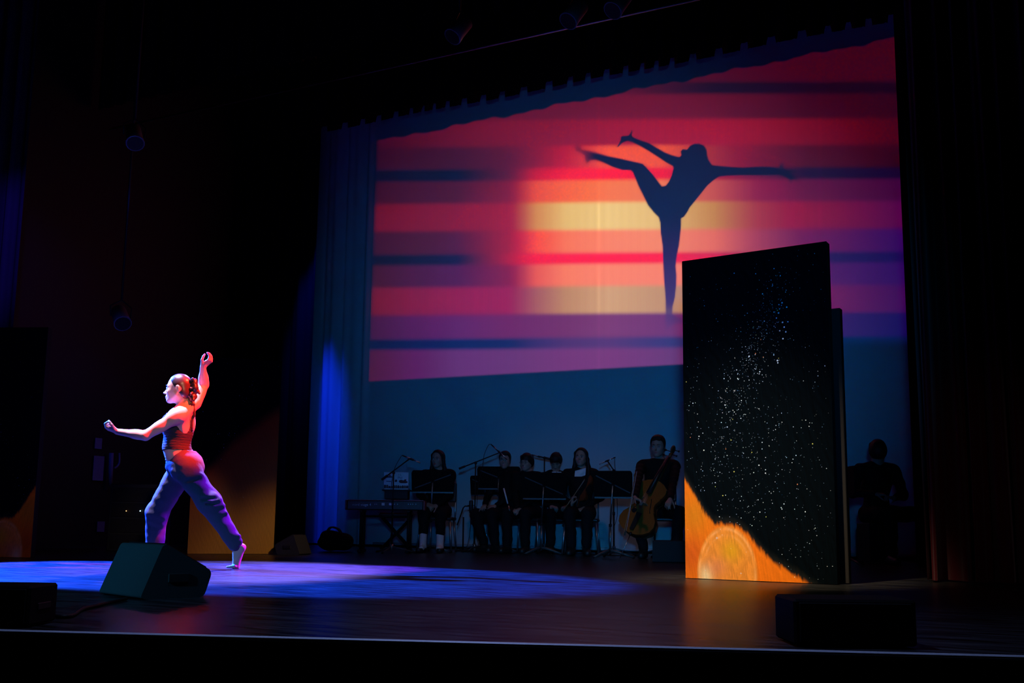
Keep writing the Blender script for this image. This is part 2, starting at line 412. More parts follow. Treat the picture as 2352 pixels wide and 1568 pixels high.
# ------------------------------------------------------------------ backdrop cloth with pleats at its left side, and the projected picture
cx0=onY(690,1240,CYC_Y).x-0.6; cx1=onY(2120,1280,CYC_Y).x+1.0
nx,nzc=420,16; P=np.zeros((nzc+1,nx+1,3)); xs=np.linspace(cx0,cx1,nx+1)
pl=onY(865,1000,CYC_Y).x
for j in range(nzc+1):
    v=j/nzc
    for i,x in enumerate(xs):
        t=min(1,max(0,(pl-0.05-x)/0.3))
        P[j,i]=(x,CYC_Y+t*(0.055*math.sin(x*17+0.3*math.sin(v*3))+0.035*math.sin(x*31+1+v)),0.03+7.9*v)
cyc=thing('backdrop',((cx0+cx1)/2,CYC_Y,0.0),'large pale cloth backdrop lit blue with a sunset projected on it','backdrop')
link('cloth',grid_mesh('cloth',P),M['cloth_white'],cyc)
for px_ in (1375,945,1883):
    x=onY(px_,600,CYC_Y).x
    zb_=onY(px_,876-(px_-845)*0.0545+6,CYC_Y).z; MB().box((x,CYC_Y-0.003,zb_/2+.02),(0.006,0.002,zb_/2-.02)).build('seam',M['cloth_white'],cyc)
MB().tube([(pl,CYC_Y-0.005,0.045),(cx1-0.2,CYC_Y-0.005,0.045)],0.022,8).build('hem_pipe_pocket',M['cloth_white'],cyc)

COLX=[860,1050,1170,1230,1300,1400,1520,1640,1740,1850,2060]
BANDS=[
(60,190,[(60,10,25)]*4+[(90,10,35),(95,10,38),(85,12,40),(72,14,40),(66,15,38),(62,15,36),(58,15,36)]),
(190,218,[(60,10,25)]*4+[(90,10,35),(95,10,38),(60,14,42),(30,16,44),(28,16,44),(26,16,42),(24,16,42)]),
(218,275,[(70,8,24),(85,8,26),(95,8,28),(98,8,30),(100,8,34),(105,8,36),(105,10,40),(95,12,42),(80,16,44),(60,18,45),(46,18,45)]),
(275,335,[(55,8,20),(95,6,22),(115,5,18),(122,6,20),(132,8,22),(148,22,36),(155,28,40),(152,20,40),(140,8,28),(112,12,35),(68,20,35)]),
(335,386,[(45,10,25),(60,10,40),(85,8,35),(125,12,28),(180,32,24),(244,82,24),(236,82,30),(155,45,45),(110,20,45),(75,18,48),(45,15,45)]),
(386,414,[(14,12,38),(16,12,42),(85,8,38),(190,16,24),(242,36,22),(250,32,22),(232,30,25),(150,18,50),(100,20,60),(34,25,60),(22,22,62)]),
(414,465,[(52,14,28),(70,15,32),(122,20,30),(228,76,28),(246,96,38),(247,118,65),(236,116,75),(192,80,70),(135,35,65),(90,22,65),(60,20,70)]),
(465,528,[(100,4,30),(125,6,42),(152,22,45),(208,132,70),(228,184,106),(238,198,122),(228,184,112),(192,128,66),(160,55,60),(130,18,60),(80,20,80)]),
(528,581,[(55,8,40),(75,15,60),(152,10,50),(246,72,40),(248,116,76),(249,130,93),(244,132,96),(226,106,86),(160,60,80),(100,30,80),(50,25,95)]),
(581,606,[(16,14,45),(25,22,62),(172,8,55),(238,20,45),(246,20,55),(250,18,55),(244,18,55),(200,20,60),(120,25,70),(40,28,80),(25,20,85)]),
(606,657,[(60,12,50),(75,25,75),(126,20,65),(228,86,70),(248,122,85),(250,130,96),(247,127,96),(220,110,95),(150,70,90),(80,30,90),(45,25,95)]),
(657,720,[(105,8,50),(135,28,70),(146,30,75),(162,86,85),(188,132,90),(208,158,112),(192,142,102),(160,100,90),(130,60,85),(110,30,80),(60,30,90)]),
(720,775,[(62,15,65),(90,35,95),(105,35,90),(108,40,93),(112,45,95),(122,55,105),(112,50,105),(100,45,100),(80,35,95),(60,28,90),(25,28,90)]),
(775,800,[(14,22,62),(18,35,85),(24,35,85),(55,40,95),(76,45,100),(86,50,108),(60,50,108),(30,48,95),(18,46,92),(12,40,85),(10,34,80)]),
(800,900,[(70,14,60),(95,45,105),(100,48,105),(106,49,106),(112,50,108),(117,52,110),(106,52,108),(80,50,100),(30,48,92),(12,42,85),(10,36,80)]),
]
SIL=[(90,210),(110,195),(135,205),(150,225),(200,235),(260,250),(330,272),(420,290),(500,308),(575,325),(600,350),(650,405),(690,460),(710,485),(735,480),(755,455),(775,410),(788,360),(785,345),(740,320),(680,280),(610,235),(550,200),(500,175),(470,166),(445,172),(425,182),(405,205),(385,215),(408,178),(416,160),(418,135),(440,128),(470,128),(485,110),(492,90),(502,95),(496,125),(510,140),(560,160),(620,180),(680,215),(730,245),(780,265),(830,278),(845,265),(838,240),(855,222),(885,225),(905,200),(935,185),(970,182),(1005,195),(1025,225),(1030,270),(1040,300),(1065,335),(1110,340),(1200,348),(1280,352),(1350,348),(1430,345),(1500,350),(1535,355),(1547,322),(1562,325),(1564,352),(1585,367),(1660,372),(1662,382),(1625,392),(1650,418),(1668,448),(1640,436),(1628,440),(1618,466),(1605,440),(1585,425),(1555,410),(1530,405),(1450,408),(1350,408),(1250,408),(1160,412),(1110,418),(1070,445),(1030,480),(990,530),(950,580),(905,635),(890,665),(865,700),(845,712),(845,760),(838,830),(830,900),(815,970),(805,1050),(812,1110),(810,1180),(800,1270),(785,1330),(782,1385),(800,1405),(850,1420),(860,1445),(800,1455),(765,1475),(740,1500),(733,1440),(735,1380),(735,1290),(728,1200),(722,1140),(718,1050),(715,980),(712,900),(700,820),(695,740),(685,705),(650,670),(610,620),(580,560),(545,490),(520,430),(500,385),(485,372),(430,372),(360,350),(290,318),(240,302),(205,305),(180,325),(165,300),(160,270),(130,250),(100,240)]
SIL=[(1290+x/3.0737,270+y/3.0737) for x,y in SIL]
def lin(a):
    a=np.asarray(a,float)/255
    return np.where(a<=0.04045,a/12.92,((a+0.055)/1.055)**2.4)
def poly_sd(px,py,poly):
    "signed distance, negative inside"
    d=np.full(px.shape,1e9); ins=np.zeros(px.shape,bool); n=len(poly)
    for i in range(n):
        x0,y0=poly[i]; x1,y1=poly[(i+1)%n]
        ex,ey=x1-x0,y1-y0; L=ex*ex+ey*ey+1e-9
        t=np.clip(((px-x0)*ex+(py-y0)*ey)/L,0,1)
        d=np.minimum(d,(px-x0-t*ex)**2+(py-y0-t*ey)**2)
        c=((y0>py)!=(y1>py))
        ins^= c & (px<(x1-x0)*(py-y0)/((y1-y0) if y1!=y0 else 1e-9)+x0)
    d=np.sqrt(d); return np.where(ins,-d,d)
def sstep(a,b,x):
    t=np.clip((x-a)/(b-a),0,1); return t*t*(3-2*t)
def picture():
    xa=onY(835,600,CYC_Y).x; xb=onY(2100,600,CYC_Y).x
    za=onY(850,895,CYC_Y).z; zb=onY(2060,70,CYC_Y).z
    nx,nz_=540,350
    X,Z=np.meshgrid(np.linspace(xa,xb,nx),np.linspace(za,zb,nz_))
    V=np.stack([X-CAM.x,np.full_like(X,CYC_Y-CAM.y),Z-CAM.z],-1)
    dz=V@np.array(F); px=CX+FPX*(V@np.array(RV))/dz; py=CY-FPX*(V@np.array(UV))/dz
    # picture rows
    wy=py+0.8*np.sin(px/190.0)+0.006*(px-1400)
    C=np.zeros(px.shape+(3,)); W=np.zeros(px.shape)
    for y0,y1,cols in BANDS:
        cl=np.stack([np.interp(px,COLX,[c[k] for c in cols]) for k in range(3)],-1)
        w=sstep(y0-7,y0+7,wy)*(1-sstep(y1-7,y1+7,wy))
        C+=lin(cl)*w[...,None]; W+=w
    C/=np.maximum(W,1e-4)[...,None]
    # vertical weave of the cloth and the seams
    C*=(1+0.035*np.sin(px*0.9)+0.03*np.sin(px*0.31+2))[...,None]
    for sx,a in ((1375,0.16),(945,0.12),(1883,0.12)):
        C*=(1+a*np.exp(-((px-sx+ (py-600)*0.0)/2.5)**2))[...,None]; C+=(0.02*a*np.exp(-((px-sx)/2.5)**2))[...,None]
    # dancer's silhouette inside the picture
    sd=poly_sd(px,py,SIL)
    blur=1.6+5.0*sstep(1420,1330,px)*(py<430)+3.5*sstep(1770,1830,px)+2*sstep(690,740,py)
    a=1-sstep(-blur,blur,sd)
    a*=1-0.75*sstep(690,775,py)
    a*=1-0.35*sstep(1370,1320,px)
    t=sstep(480,760,py)[...,None]
    sc_=lin((20,20,54))*(1-t)+lin((70,48,104))*t
    C=C*(1-a[...,None])+sc_*a[...,None]
    # frame of the projection, the border's wavy shadow put into its top edge
    top=324-(px-870)*0.2+1.6*np.sin(px/13)+2.2*np.sin(px/31+1)+1.5*np.sin(px/7.3)
    bot=876-(px-845)*0.0545
    left=868-(py-315)*0.038
    al=sstep(-2,4,py-top)*sstep(-2,3,bot-py)*sstep(-6,8,px-left)
    al*=1-sstep(1900,1960,px)*sstep(770,800,py)
    base=lin((9,34,56))
    E=np.maximum(C-base*0.85,0)*al[...,None]
    Pn=np.stack([X,np.full_like(X,CYC_Y-0.003),Z],-1)
    keep=al>0.0; keep[:-1]|=keep[1:]; keep[:,:-1]|=keep[:,1:]
    return grid_mesh('projected_picture',Pn,E,keep,'picture')
pm=attr_mat('projected_sunset','picture',0.95,0.05,True,(0.62,0.66,0.70),1.0,0.16,260)  # projector's light put into the mesh as emissive colour, without a projector lamp
po=link('projected_picture',picture(),pm,cyc); po['label']='projected striped sunset with a kicking dancer in silhouette'

# ================================================================== implicit-surface builder for bodies and cloth
def nrm(v): v=np.asarray(v,float); return v/np.linalg.norm(v)
class SDF:
    def __init__(s): s.p=[]
    def cap(s,a,b,ra,rb=None,k=0.02,flat=None,op='u'):
        s.p.append(('cap',np.array(a,float),np.array(b,float),ra,rb if rb is not None else ra,k,flat,op)); return s
    def chain(s,pts,rs,k=0.02,flat=None):
        for i in range(len(pts)-1): s.cap(pts[i],pts[i+1],rs[i],rs[i+1],k,flat)
        return s
    def ell(s,c,ax,r,k=0.02,op='u'):
        s.p.append(('ell',np.array(c,float),np.array([nrm(a) for a in ax]),np.array(r,float),k,op)); return s
    def plane(s,pt,n,k=0.004):
        "keep the side the normal points to"
        s.p.append(('pln',np.array(pt,float),nrm(n),k)); return s
    def bounds(s):
        lo=np.full(3,1e9); hi=-lo
        for p in s.p:
            if p[0]=='cap' and p[7]=='u':
                r=max(p[3],p[4])+p[5]*.5+.004
                lo=np.minimum(lo,np.minimum(p[1],p[2])-r); hi=np.maximum(hi,np.maximum(p[1],p[2])+r)
            elif p[0]=='ell' and p[5]=='u':
                r=p[3].max()+p[4]*.5+.004; lo=np.minimum(lo,p[1]-r); hi=np.maximum(hi,p[1]+r)
        return lo,hi
    def mesh(s,name,h,wrinkle=None,inflate=0.0):
        lo,hi=s.bounds(); lo-=2.2*h+inflate; hi+=2.2*h+inflate
        n=np.ceil((hi-lo)/h).astype(int)+1
        Fd=np.full(n,0.3,np.float32)
        ax=[lo[i]+h*np.arange(n[i]) for i in range(3)]
        for p in s.p:
            if p[0]=='pln':
                d=-(((ax[0]-p[1][0])*p[2][0])[:,None,None]+((ax[1]-p[1][1])*p[2][1])[None,:,None]+((ax[2]-p[1][2])*p[2][2])[None,None,:])
                Fd=np.maximum(Fd,d.astype(np.float32)); continue
            if p[0]=='cap':
                k=p[5]; op=p[7]; rr=max(p[3],p[4])+k+2.5*h
                b0=np.minimum(p[1],p[2])-rr; b1=np.maximum(p[1],p[2])+rr
            else:
                k=p[4]; op=p[5]; rr=p[3].max()+k+2.5*h; b0=p[1]-rr; b1=p[1]+rr
            i0=np.clip(np.floor((b0-lo)/h).astype(int),0,n); i1=np.clip(np.ceil((b1-lo)/h).astype(int)+1,0,n)
            if (i1<=i0).any(): continue
            g=np.stack(np.meshgrid(*[ax[i][i0[i]:i1[i]] for i in range(3)],indexing='ij'),-1)
            if p[0]=='cap':
                a,b=p[1],p[2]; ba=b-a; L=ba@ba+1e-12; q=g-a
                if p[6] is not None:
                    nn,c=nrm(p[6][0]),p[6][1]
                    q=q+(q@nn)[...,None]*nn*(1/c-1)
                t=np.clip((q@ba)/L,0,1)
                d=np.linalg.norm(q-t[...,None]*ba,axis=-1)-(p[3]+(p[4]-p[3])*t)
                if p[6] is not None: d=d*(0.5+0.5*p[6][1])
            else:
                q=(g-p[1])@p[2].T; k0=np.linalg.norm(q/p[3],axis=-1); k1=np.linalg.norm(q/p[3]**2,axis=-1)+1e-9
                d=k0*(k0-1)/k1
            sl=tuple(slice(i0[i],i1[i]) for i in range(3)); A=Fd[sl]
            if op=='u':
                if k>0:
                    hh=np.maximum(k-np.abs(A-d),0)/k; Fd[sl]=np.minimum(A,d)-hh*hh*k*.25
                else: Fd[sl]=np.minimum(A,d)
            else:
                d=-d; hh=np.maximum(k-np.abs(A-d),0)/max(k,1e-6); Fd[sl]=np.maximum(A,d)+hh*hh*k*.25
        if inflate: Fd-=inflate
        if wrinkle is not None:
            g=np.stack(np.meshgrid(*ax,indexing='ij'),-1); Fd+=wrinkle(g).astype(np.float32); del g
        V,Q=surface_nets(Fd,lo,h)
        return np_mesh(name,V,Q)
def surface_nets(Fd,lo,h):
    S=Fd<0; n=Fd.shape
    cnt=np.zeros((n[0]-1,n[1]-1,n[2]-1),np.int8)
    offs=[(i,j,k) for i in(0,1) for j in(0,1) for k in(0,1)]
    for o in offs: cnt+=S[o[0]:n[0]-1+o[0],o[1]:n[1]-1+o[1],o[2]:n[2]-1+o[2]]
    act=(cnt>0)&(cnt<8); I=np.argwhere(act)
    idx=-np.ones(act.shape,np.int32); idx[act]=np.arange(len(I))
    val=[Fd[I[:,0]+o[0],I[:,1]+o[1],I[:,2]+o[2]].astype(float) for o in offs]
    acc=np.zeros((len(I),3)); num=np.zeros(len(I))
    for a in range(8):
        for b in range(a+1,8):
            da=np.array(offs[b])-np.array(offs[a])
            if np.abs(da).sum()!=1: continue
            m=(val[a]<0)!=(val[b]<0)
            t=np.where(m,val[a]/np.where(m,val[a]-val[b],1),0)
            acc+=np.where(m[:,None],np.array(offs[a])+t[:,None]*da,0); num+=m
    V=lo+h*(I+acc/np.maximum(num,1)[:,None])
    Qs=[]
    for ax_ in range(3):
        o=[0,0,0]; o[ax_]=1
        A=S[tuple(slice(0,n[i]-o[i]) for i in range(3))]; B=S[tuple(slice(o[i],n[i]) for i in range(3))]
        E=np.argwhere(A!=B); u,w=(ax_+1)%3,(ax_+2)%3
        E=E[(E[:,u]>0)&(E[:,w]>0)&(E[:,u]<n[u]-1)&(E[:,w]<n[w]-1)]
        def cell(du,dw):
            c=E.copy(); c[:,u]+=du; c[:,w]+=dw; return idx[c[:,0],c[:,1],c[:,2]]
        q=np.stack([cell(-1,-1),cell(0,-1),cell(0,0),cell(-1,0)],1)
        fl=A[E[:,0],E[:,1],E[:,2]]
        q[~fl]=q[~fl][:,::-1]; Qs.append(q)
    Q=np.concatenate(Qs); Q=Q[(Q>=0).all(1)]
    return V,Q
def frame(f,u):
    f=nrm(f); u=np.asarray(u,float); s=nrm(np.cross(u,f)); u=np.cross(f,s); return f,s,u
def ik(a,b,l1,l2,pole):
    a,b=np.asarray(a,float),np.asarray(b,float); d=b-a; L=np.linalg.norm(d); L2=min(L,(l1+l2)*.999); dn=d/L
    x=(l1*l1-l2*l2+L2*L2)/(2*L2); hh=math.sqrt(max(l1*l1-x*x,0))
    p=np.asarray(pole,float); p=p-dn*(p@dn); return a+dn*x+nrm(p)*hh
def head_sdf(S,c,f,u,neck,sc=1.0,neck_r=0.052):
    f,s,u=frame(f,u); L=lambda x,y,z: np.asarray(c,float)+(f*x+s*y+u*z)*sc
    ax=(f,s,u); r=lambda *a: np.array(a)*sc
    S.ell(L(-.004,0,.032),ax,r(.094,.074,.088),.02)
    S.ell(L(.034,0,-.030),ax,r(.058,.060,.084),.03)
    for sg in(-1,1):
        S.cap(L(.002,sg*.050,-.050),L(.066,sg*.016,-.096),.017*sc,.014*sc,.03)
        S.ell(L(.056,sg*.040,-.030),ax,r(.026,.022,.026),.02)
        S.cap(L(.087,sg*.012,.020),L(.070,sg*.046,.016),.008*sc,.006*sc,.018)
    S.ell(L(.076,0,-.098),ax,r(.018,.022,.016),.02)
    S.ell(L(.086,0,-.066),ax,r(.012,.026,.022),.015)
    for sg in(-1,1): S.ell(L(.094,sg*.034,-.004),ax,r(.016,.016,.011),.012,'s')
    S.cap(L(.090,0,.004),L(.112,0,-.036),.0075*sc,.0100*sc,.010)
    S.ell(L(.118,0,-.036),ax,r(.010,.009,.009),.006)
    for sg in(-1,1): S.ell(L(.104,sg*.011,-.040),ax,r(.009,.007,.007),.006)
    S.cap(L(.097,-.014,-.064),L(.097,.014,-.064),.0062*sc,None,.005)
    S.cap(L(.095,-.012,-.076),L(.095,.012,-.076),.0070*sc,None,.005)
    S.cap(L(.100,-.018,-.070),L(.100,.018,-.070),.0025*sc,None,.004,op='s')
    for sg in(-1,1):
        e=np.array([.93,0,.0]); fe=nrm(f*.35+s*sg*.0+u*.95)
        S.ell(L(-.020,sg*.076,-.004),(fe,s,np.cross(fe,s)),r(.031,.009,.018),.006)
        S.ell(L(-.014,sg*.086,-.004),(fe,s,np.cross(fe,s)),r(.018,.006,.009),.004,'s')
    S.cap(L(-.022,0,-.045),neck,neck_r*sc,neck_r*1.08*sc,.03)
    return S
def face_bits(parent,c,f,u,sc=1.0,brow=True,lips=True,look=(1,0,0)):
    f,s,u=frame(f,u); L=lambda x,y,z: Vector(np.asarray(c,float)+(f*x+s*y+u*z)*sc)
    Mr=Matrix((Vector(f),Vector(s),Vector(u))).transposed()
    for sg in(-1,1):
        e=MB().ball(L(.0805,sg*.033,-.004),tuple(k*sc for k in(.0125,.0135,.0095)),12,8,Mr).build('eye',M['eye_white'],parent)
        MB().ball(L(.0905,sg*.034,-.004),tuple(k*sc for k in(.0035,.0055,.0060)),10,6,Mr).build('iris',M['eye_dark'],e)
        MB().tube([L(.0935,sg*.020,.0045),L(.0925,sg*.034,.0065),L(.084,sg*.048,.002)],[.0014*sc,.0022*sc,.0012*sc],6).build('eyelash',M['hair_black'],parent)
        if brow: MB().tube([L(.0985,sg*.014,.018),L(.094,sg*.032,.024),L(.080,sg*.050,.019)],[.0030*sc,.0036*sc,.0016*sc],6).build('eyebrow',M['hair_black'],parent)
    if lips:
        MB().tube([L(.094,-.021,-.069),L(.1015,-.007,-.064),L(.1015,.007,-.064),L(.094,.021,-.069)],[.002*sc,.0048*sc,.0048*sc,.002*sc],8).build('lip',M['lip'],parent)
        MB().tube([L(.093,-.019,-.071),L(.1000,-.006,-.0765),L(.1000,.006,-.0765),L(.093,.019,-.071)],[.002*sc,.0055*sc,.0055*sc,.002*sc],8).build('lip',M['lip'],parent)
def hand_sdf(S,w,d,n,thumb,curl=(35,45,35),sc=1.0,spread=.02,tcurl=20,wr=.024):
    """w wrist, d towards the knuckles, n palm normal, thumb +1/-1 along n x d; curl degrees at the three joints"""
    d=nrm(d); n=np.asarray(n,float); n=nrm(n-d*(n@d)); t=np.cross(n,d)*thumb; w=np.asarray(w,float)
    kn=[]
    for i,(off,ln) in enumerate(((.030,.084),(.010,.088),(-.011,.084),(-.030,.077))):
        k=w+d*ln*sc+t*off*sc-n*.004*sc; kn.append(k)
        S.cap(w+t*off*.45*sc+d*.006*sc,k,.0165*sc,.0115*sc,.012,(n,.80))
    S.ell(w+d*.045*sc+n*.006*sc,(d,t,n),np.array([.042,.034,.014])*sc,.012)
    for i,(tot) in enumerate((.072,.080,.074,.058)):
        p=kn[i]; a=0.0; sp=(1.5-i)*spread
        dd=nrm(d+t*sp)
        c=curl if not isinstance(curl[0],(tuple,list)) else curl[i]
        for j,(fr,r0,r1) in enumerate(((.44,.0098,.0088),(.31,.0088,.0078),(.25,.0078,.0064))):
            a+=math.radians(c[j]); v=dd*math.cos(a)+n*math.sin(a)
            q=p+v*tot*fr*sc; S.cap(p,q,r0*sc,r1*sc,.0035); p=q
    p=w+d*.020*sc+t*.026*sc+n*.006*sc
    v=nrm(d*.62+t*.66+n*.42); q=p+v*.042*sc; S.cap(w+d*.016*sc+t*.012*sc,p,.017*sc,.015*sc,.012); S.cap(p,q,.0150*sc,.0110*sc,.008)
    a=math.radians(tcurl); v2=nrm(v*math.cos(a)+(d*.5-t*.5+n*.3)*math.sin(a)); p=q; q=p+v2*.032*sc; S.cap(p,q,.0110*sc,.0095*sc,.004)
    v3=nrm(v2*math.cos(a)+(d*.4-t*.7+n*.3)*math.sin(a)); S.cap(q,q+v3*.026*sc,.0095*sc,.0074*sc,.004)
    return S

# ================================================================== painted flats
EDGE_U=[0,.08,.143,.207,.27,.366,.445,.51,.59,.685,.796,1.0]; EDGE_V=[.303,.243,.195,.163,.163,.158,.130,.092,.058,.032,.004,-.06]
EDGE2_U=[0,.2,.45,.7,1.0]; EDGE2_V=[.33,.42,.55,.64,.74]
def flat_paint(U,V,seed,mirror=False,dim=1.0,kind=0):
    "linear albedo of the painted night sky with an orange planet; U,V 0..1"
    r=np.random.default_rng(seed)
    if mirror: U=1-U
    B=np.interp(U,EDGE2_U,EDGE2_V) if kind else np.interp(U,EDGE_U,EDGE_V)
    # brushy edge
    nz=np.zeros_like(U)
    for k in range(26):
        a=r.uniform(20,150); b=r.uniform(20,200); nz+=np.sin(U*a*3+V*b+r.uniform(0,6.28))/26**.5
    edge=V-B+0.004*nz
    o=1-sstep(-.006,.010,edge)
    glow=(1-sstep(0,.035,edge))*(1-o)*0.35
    sky=np.stack([np.full_like(U,.0004),np.full_like(U,.0020),np.full_like(U,.0036)],-1)*(1+.25*nz[...,None])
    sky=sky+np.array([.010,.010,.008])*glow[...,None]*3
    org=np.zeros(U.shape+(3,)); org[:]=(.78,.17,.008)
    must=np.exp(-((U-.07)/.10)**2-((V-.19)/.06)**2); org=org*(1-.7*must[...,None])+np.array([.55,.20,.010])*.7*must[...,None]
    red=np.exp(-((U-.05)/.09)**2-((V-.07)/.06)**2); org=org*(1-.6*red[...,None])+np.array([.52,.065,.012])*.6*red[...,None]
    if kind:
        k_=np.clip((B-V)/.55,0,1)[...,None]; org=np.array([.30,.050,.014])*(1-k_)+np.array([.62,.34,.045])*k_*(.35+.65*U[...,None])+np.array([.26,.10,.02])*k_*(1-U[...,None])
        o=1-sstep(-.04,.05,edge)
        return (sky*(1-o[...,None])+org*(1+.07*nz)[...,None]*o[...,None])*dim
    e=np.sqrt(((U-.29)/.205)**2+((V-.018)/.142)**2)
    pla=1-sstep(.97,1.03,e)
    pc=np.zeros_like(org); pc[:]=(.74,.25,.034)
    band=np.sin(U*70+2.2*np.sin(V*60)+nz*1.4); pc*=(1+.10*band)[...,None]
    yel=np.exp(-((U-.32)/.07)**2-((V-.085)/.035)**2); pc=pc*(1-.85*yel[...,None])+np.array([.66,.33,.012])*.85*yel[...,None]
    wht=np.exp(-((U-.145)/.045)**2-((V-.008)/.030)**2); pc=pc*(1-.8*wht[...,None])+np.array([.85,.72,.42])*.8*wht[...,None]
    pink=np.exp(-((U-.22)/.07)**2-((V-.035)/.03)**2); pc=pc*(1-.5*pink[...,None])+np.array([.62,.20,.11])*.5*pink[...,None]
    ring=np.exp(-((e-.93)/.03)**2)+.7*np.exp(-((e-.80)/.025)**2)*(V>.07)
    pc=pc+ring[...,None]*np.array([.13,.11,.07])*(0.6+.4*np.sin(U*40+V*90))[...,None]
    org=org*(1-pla[...,None])+pc*pla[...,None]
    org*=(1+.07*nz)[...,None]
    return (sky*(1-o[...,None])+org*o[...,None])*dim
M['flat_face']=attr_mat('painted_flat','paint',0.85,0.03,False,var=0.10,scale=90)
M['flat_edge']=mat('flat_edge',(0.012,0.010,0.010),0.7,spec=0.2)
M['star']=mat('star_paint',(0.72,0.80,0.88),0.7); M['star_yellow']=mat('star_paint_yellow',(0.62,0.55,0.10),0.7); M['star_red']=mat('star_paint_red',(0.60,0.16,0.06),0.7)
def flat(name,b0,b1,h,thick,label,seed,mirror=False,nx=150,ny=330,stars=1300,dim=1.0,kind=0):
    b0,b1=Vector(b0),Vector(b1); b0.z=b1.z=0.0
    ex=(b1-b0); w=ex.length; ex.normalize(); nrm_=Vector((ex.y,-ex.x,0))   # towards the audience
    if nrm_.dot(CAM-b0)<0: nrm_=-nrm_
    t=thing(name,(b0+b1)/2,label,'stage flat')
    rot=Matrix((ex,-nrm_,Vector((0,0,1)))).transposed()
    MB().box((b0+b1)/2-nrm_*(thick/2+.001)+Vector((0,0,h/2+.004)),(w/2,thick/2,h/2),rot,0.004).build('frame',M['flat_edge'],t)
    U,V=np.meshgrid(np.linspace(0,1,nx),np.linspace(0,1,ny)**1.35)
    P=np.array(b0)+U[...,None]*np.array(ex*w)+V[...,None]*np.array([0,0,h])+np.array(nrm_)*.0015+np.array([0,0,.004])
    f=link('painted_face',grid_mesh('painted_face',P,flat_paint(U,V,seed,mirror,dim,kind)),M['flat_face'],t)
    f['label']='black starry sky over an orange planet, painted'
    # paint-splatter stars
    r=random.Random(seed); mbs=[MB(),MB(),MB()]; n=0
    while n<stars:
        k=r.random()
        if k<.30:      # milky way running down from the upper right
            s=r.random(); u=.70-.42*s+r.gauss(0,.055); v=.90-.46*s+r.gauss(0,.05)
        elif k<.55: u,v=r.gauss(.45,.24),r.gauss(.36,.12)
        else: u,v=r.random(),r.random()**1.1
        if not(.01<u<.99 and .01<v<.985): continue
        uu=1-u if mirror else u
        bl=np.interp(u,EDGE2_U,EDGE2_V) if kind else np.interp(u,EDGE_U,EDGE_V)
        if v<bl+.01 and r.random()>.12: continue
        rad=abs(r.gauss(0,.0011))+.0007
        if r.random()<.035: rad=r.uniform(.0028,.0046)
        m=mbs[0] if r.random()<.985 else mbs[r.choice((1,2))]
        if m is not mbs[0]: rad=r.uniform(.003,.0045)
        c=b0+ex*(uu*w)+Vector((0,0,v*h+.004))+nrm_*.0024
        vs=[c+ex*rad*math.cos(a)+Vector((0,0,rad*math.sin(a)))-nrm_*.0006 for a in [i*math.pi/3 for i in range(6)]]+[c]
        m.add(vs,[(i,(i+1)%6,6) for i in range(6)] if nrm_.dot(ex.cross(Vector((0,0,1))))>0 else [((i+1)%6,i,6) for i in range(6)]); n+=1
    if name=='starry_flat' and stars>=900:
        for (u,v,L) in ((.225,.125,.012),(.385,.022,.010)):   # four-pointed sparkles
            c=b0+ex*(u*w)+Vector((0,0,v*h))+nrm_*.003; q=.0013
            for dx,dz in((L,q),(q,L)):
                mbs[0].add([c-ex*dx,c-Vector((0,0,dz)),c+ex*dx,c+Vector((0,0,dz))],[(0,1,2,3)])
        for (u,v,rad) in ((.675,.80,.006),(.70,.83,.006),(.66,.785,.005),(.70,.77,.006),(.71,.755,.006),(.735,.77,.005),(.68,.745,.005),(.72,.74,.006),(.70,.72,.006),(.73,.815,.005),(.66,.655,.0065),(.662,.648,.005),(.47,.675,.0055),(.54,.625,.005)):
            c=b0+ex*(u*w)+Vector((0,0,v*h))+nrm_*.003
            mbs[0].add([c+ex*rad*math.cos(a)+Vector((0,0,rad*math.sin(a))) for a in [i*math.pi/4 for i in range(8)]],[tuple(range(8))])
    for m,k in zip(mbs,('star','star_yellow','star_red')):
        if m.f: m.build('painted_stars',M[k],t,kind='stuff')
    # timber battens on the back
    for s in(.06,.94):
        MB().box(b0+ex*(w*s)-nrm_*(thick+.02)+Vector((0,0,h/2)),(.03,.02,h/2-.02),rot,.003).build('batten',M['flat_edge'],t)
    return t
pb0=ground(1575,1328); pb1=ground(1924,1343); ptop=at(1560,574,depth(pb0)).z
flat('starry_flat',pb0,pb1,ptop,.075,'tall starry flat with a bright orange planet at its foot, right of the cellist',11)
# lower dark flat standing just behind its right-hand edge
ex_=(pb1-pb0).normalized(); bk=Vector((-ex_.y,ex_.x,0))
q1=ground(1944,1336); q1=pb1+bk*.16+ex_*.045; hq=at(1908,690,depth(q1)).z
tb=thing('dark_flat',q1,'lower unpainted dark flat behind the right edge of the planet flat','stage flat')
rot=Matrix((ex_,bk,Vector((0,0,1)))).transposed()
MB().box(q1-ex_*.42+Vector((0,0,hq/2+.004)),(.42,.03,hq/2),rot,.004).build('panel',M['flat_edge'],tb)
for zz in(.08,hq*.5,hq-.08): MB().box(q1-ex_*.42+bk*.045+Vector((0,0,zz)),(.41,.015,.04),rot,.003).build('rail',M['flat_edge'],tb)
l0=ground(430,1272); l1=ground(628,1272.5)
flat('starry_flat',l0,l1,at(645,820,depth(l1)).z,.075,'dim starry flat with an orange lower corner standing behind the dancer',23,False,100,220,120,1.0,1)
f1=ground(70,1281); f0=f1-R0*1.02+F0*.10
flat('starry_flat',f0,f1,at(118,738,depth(f1)).z,.075,'dim starry flat with an orange lower corner at the far left edge',31,True,100,220,200)

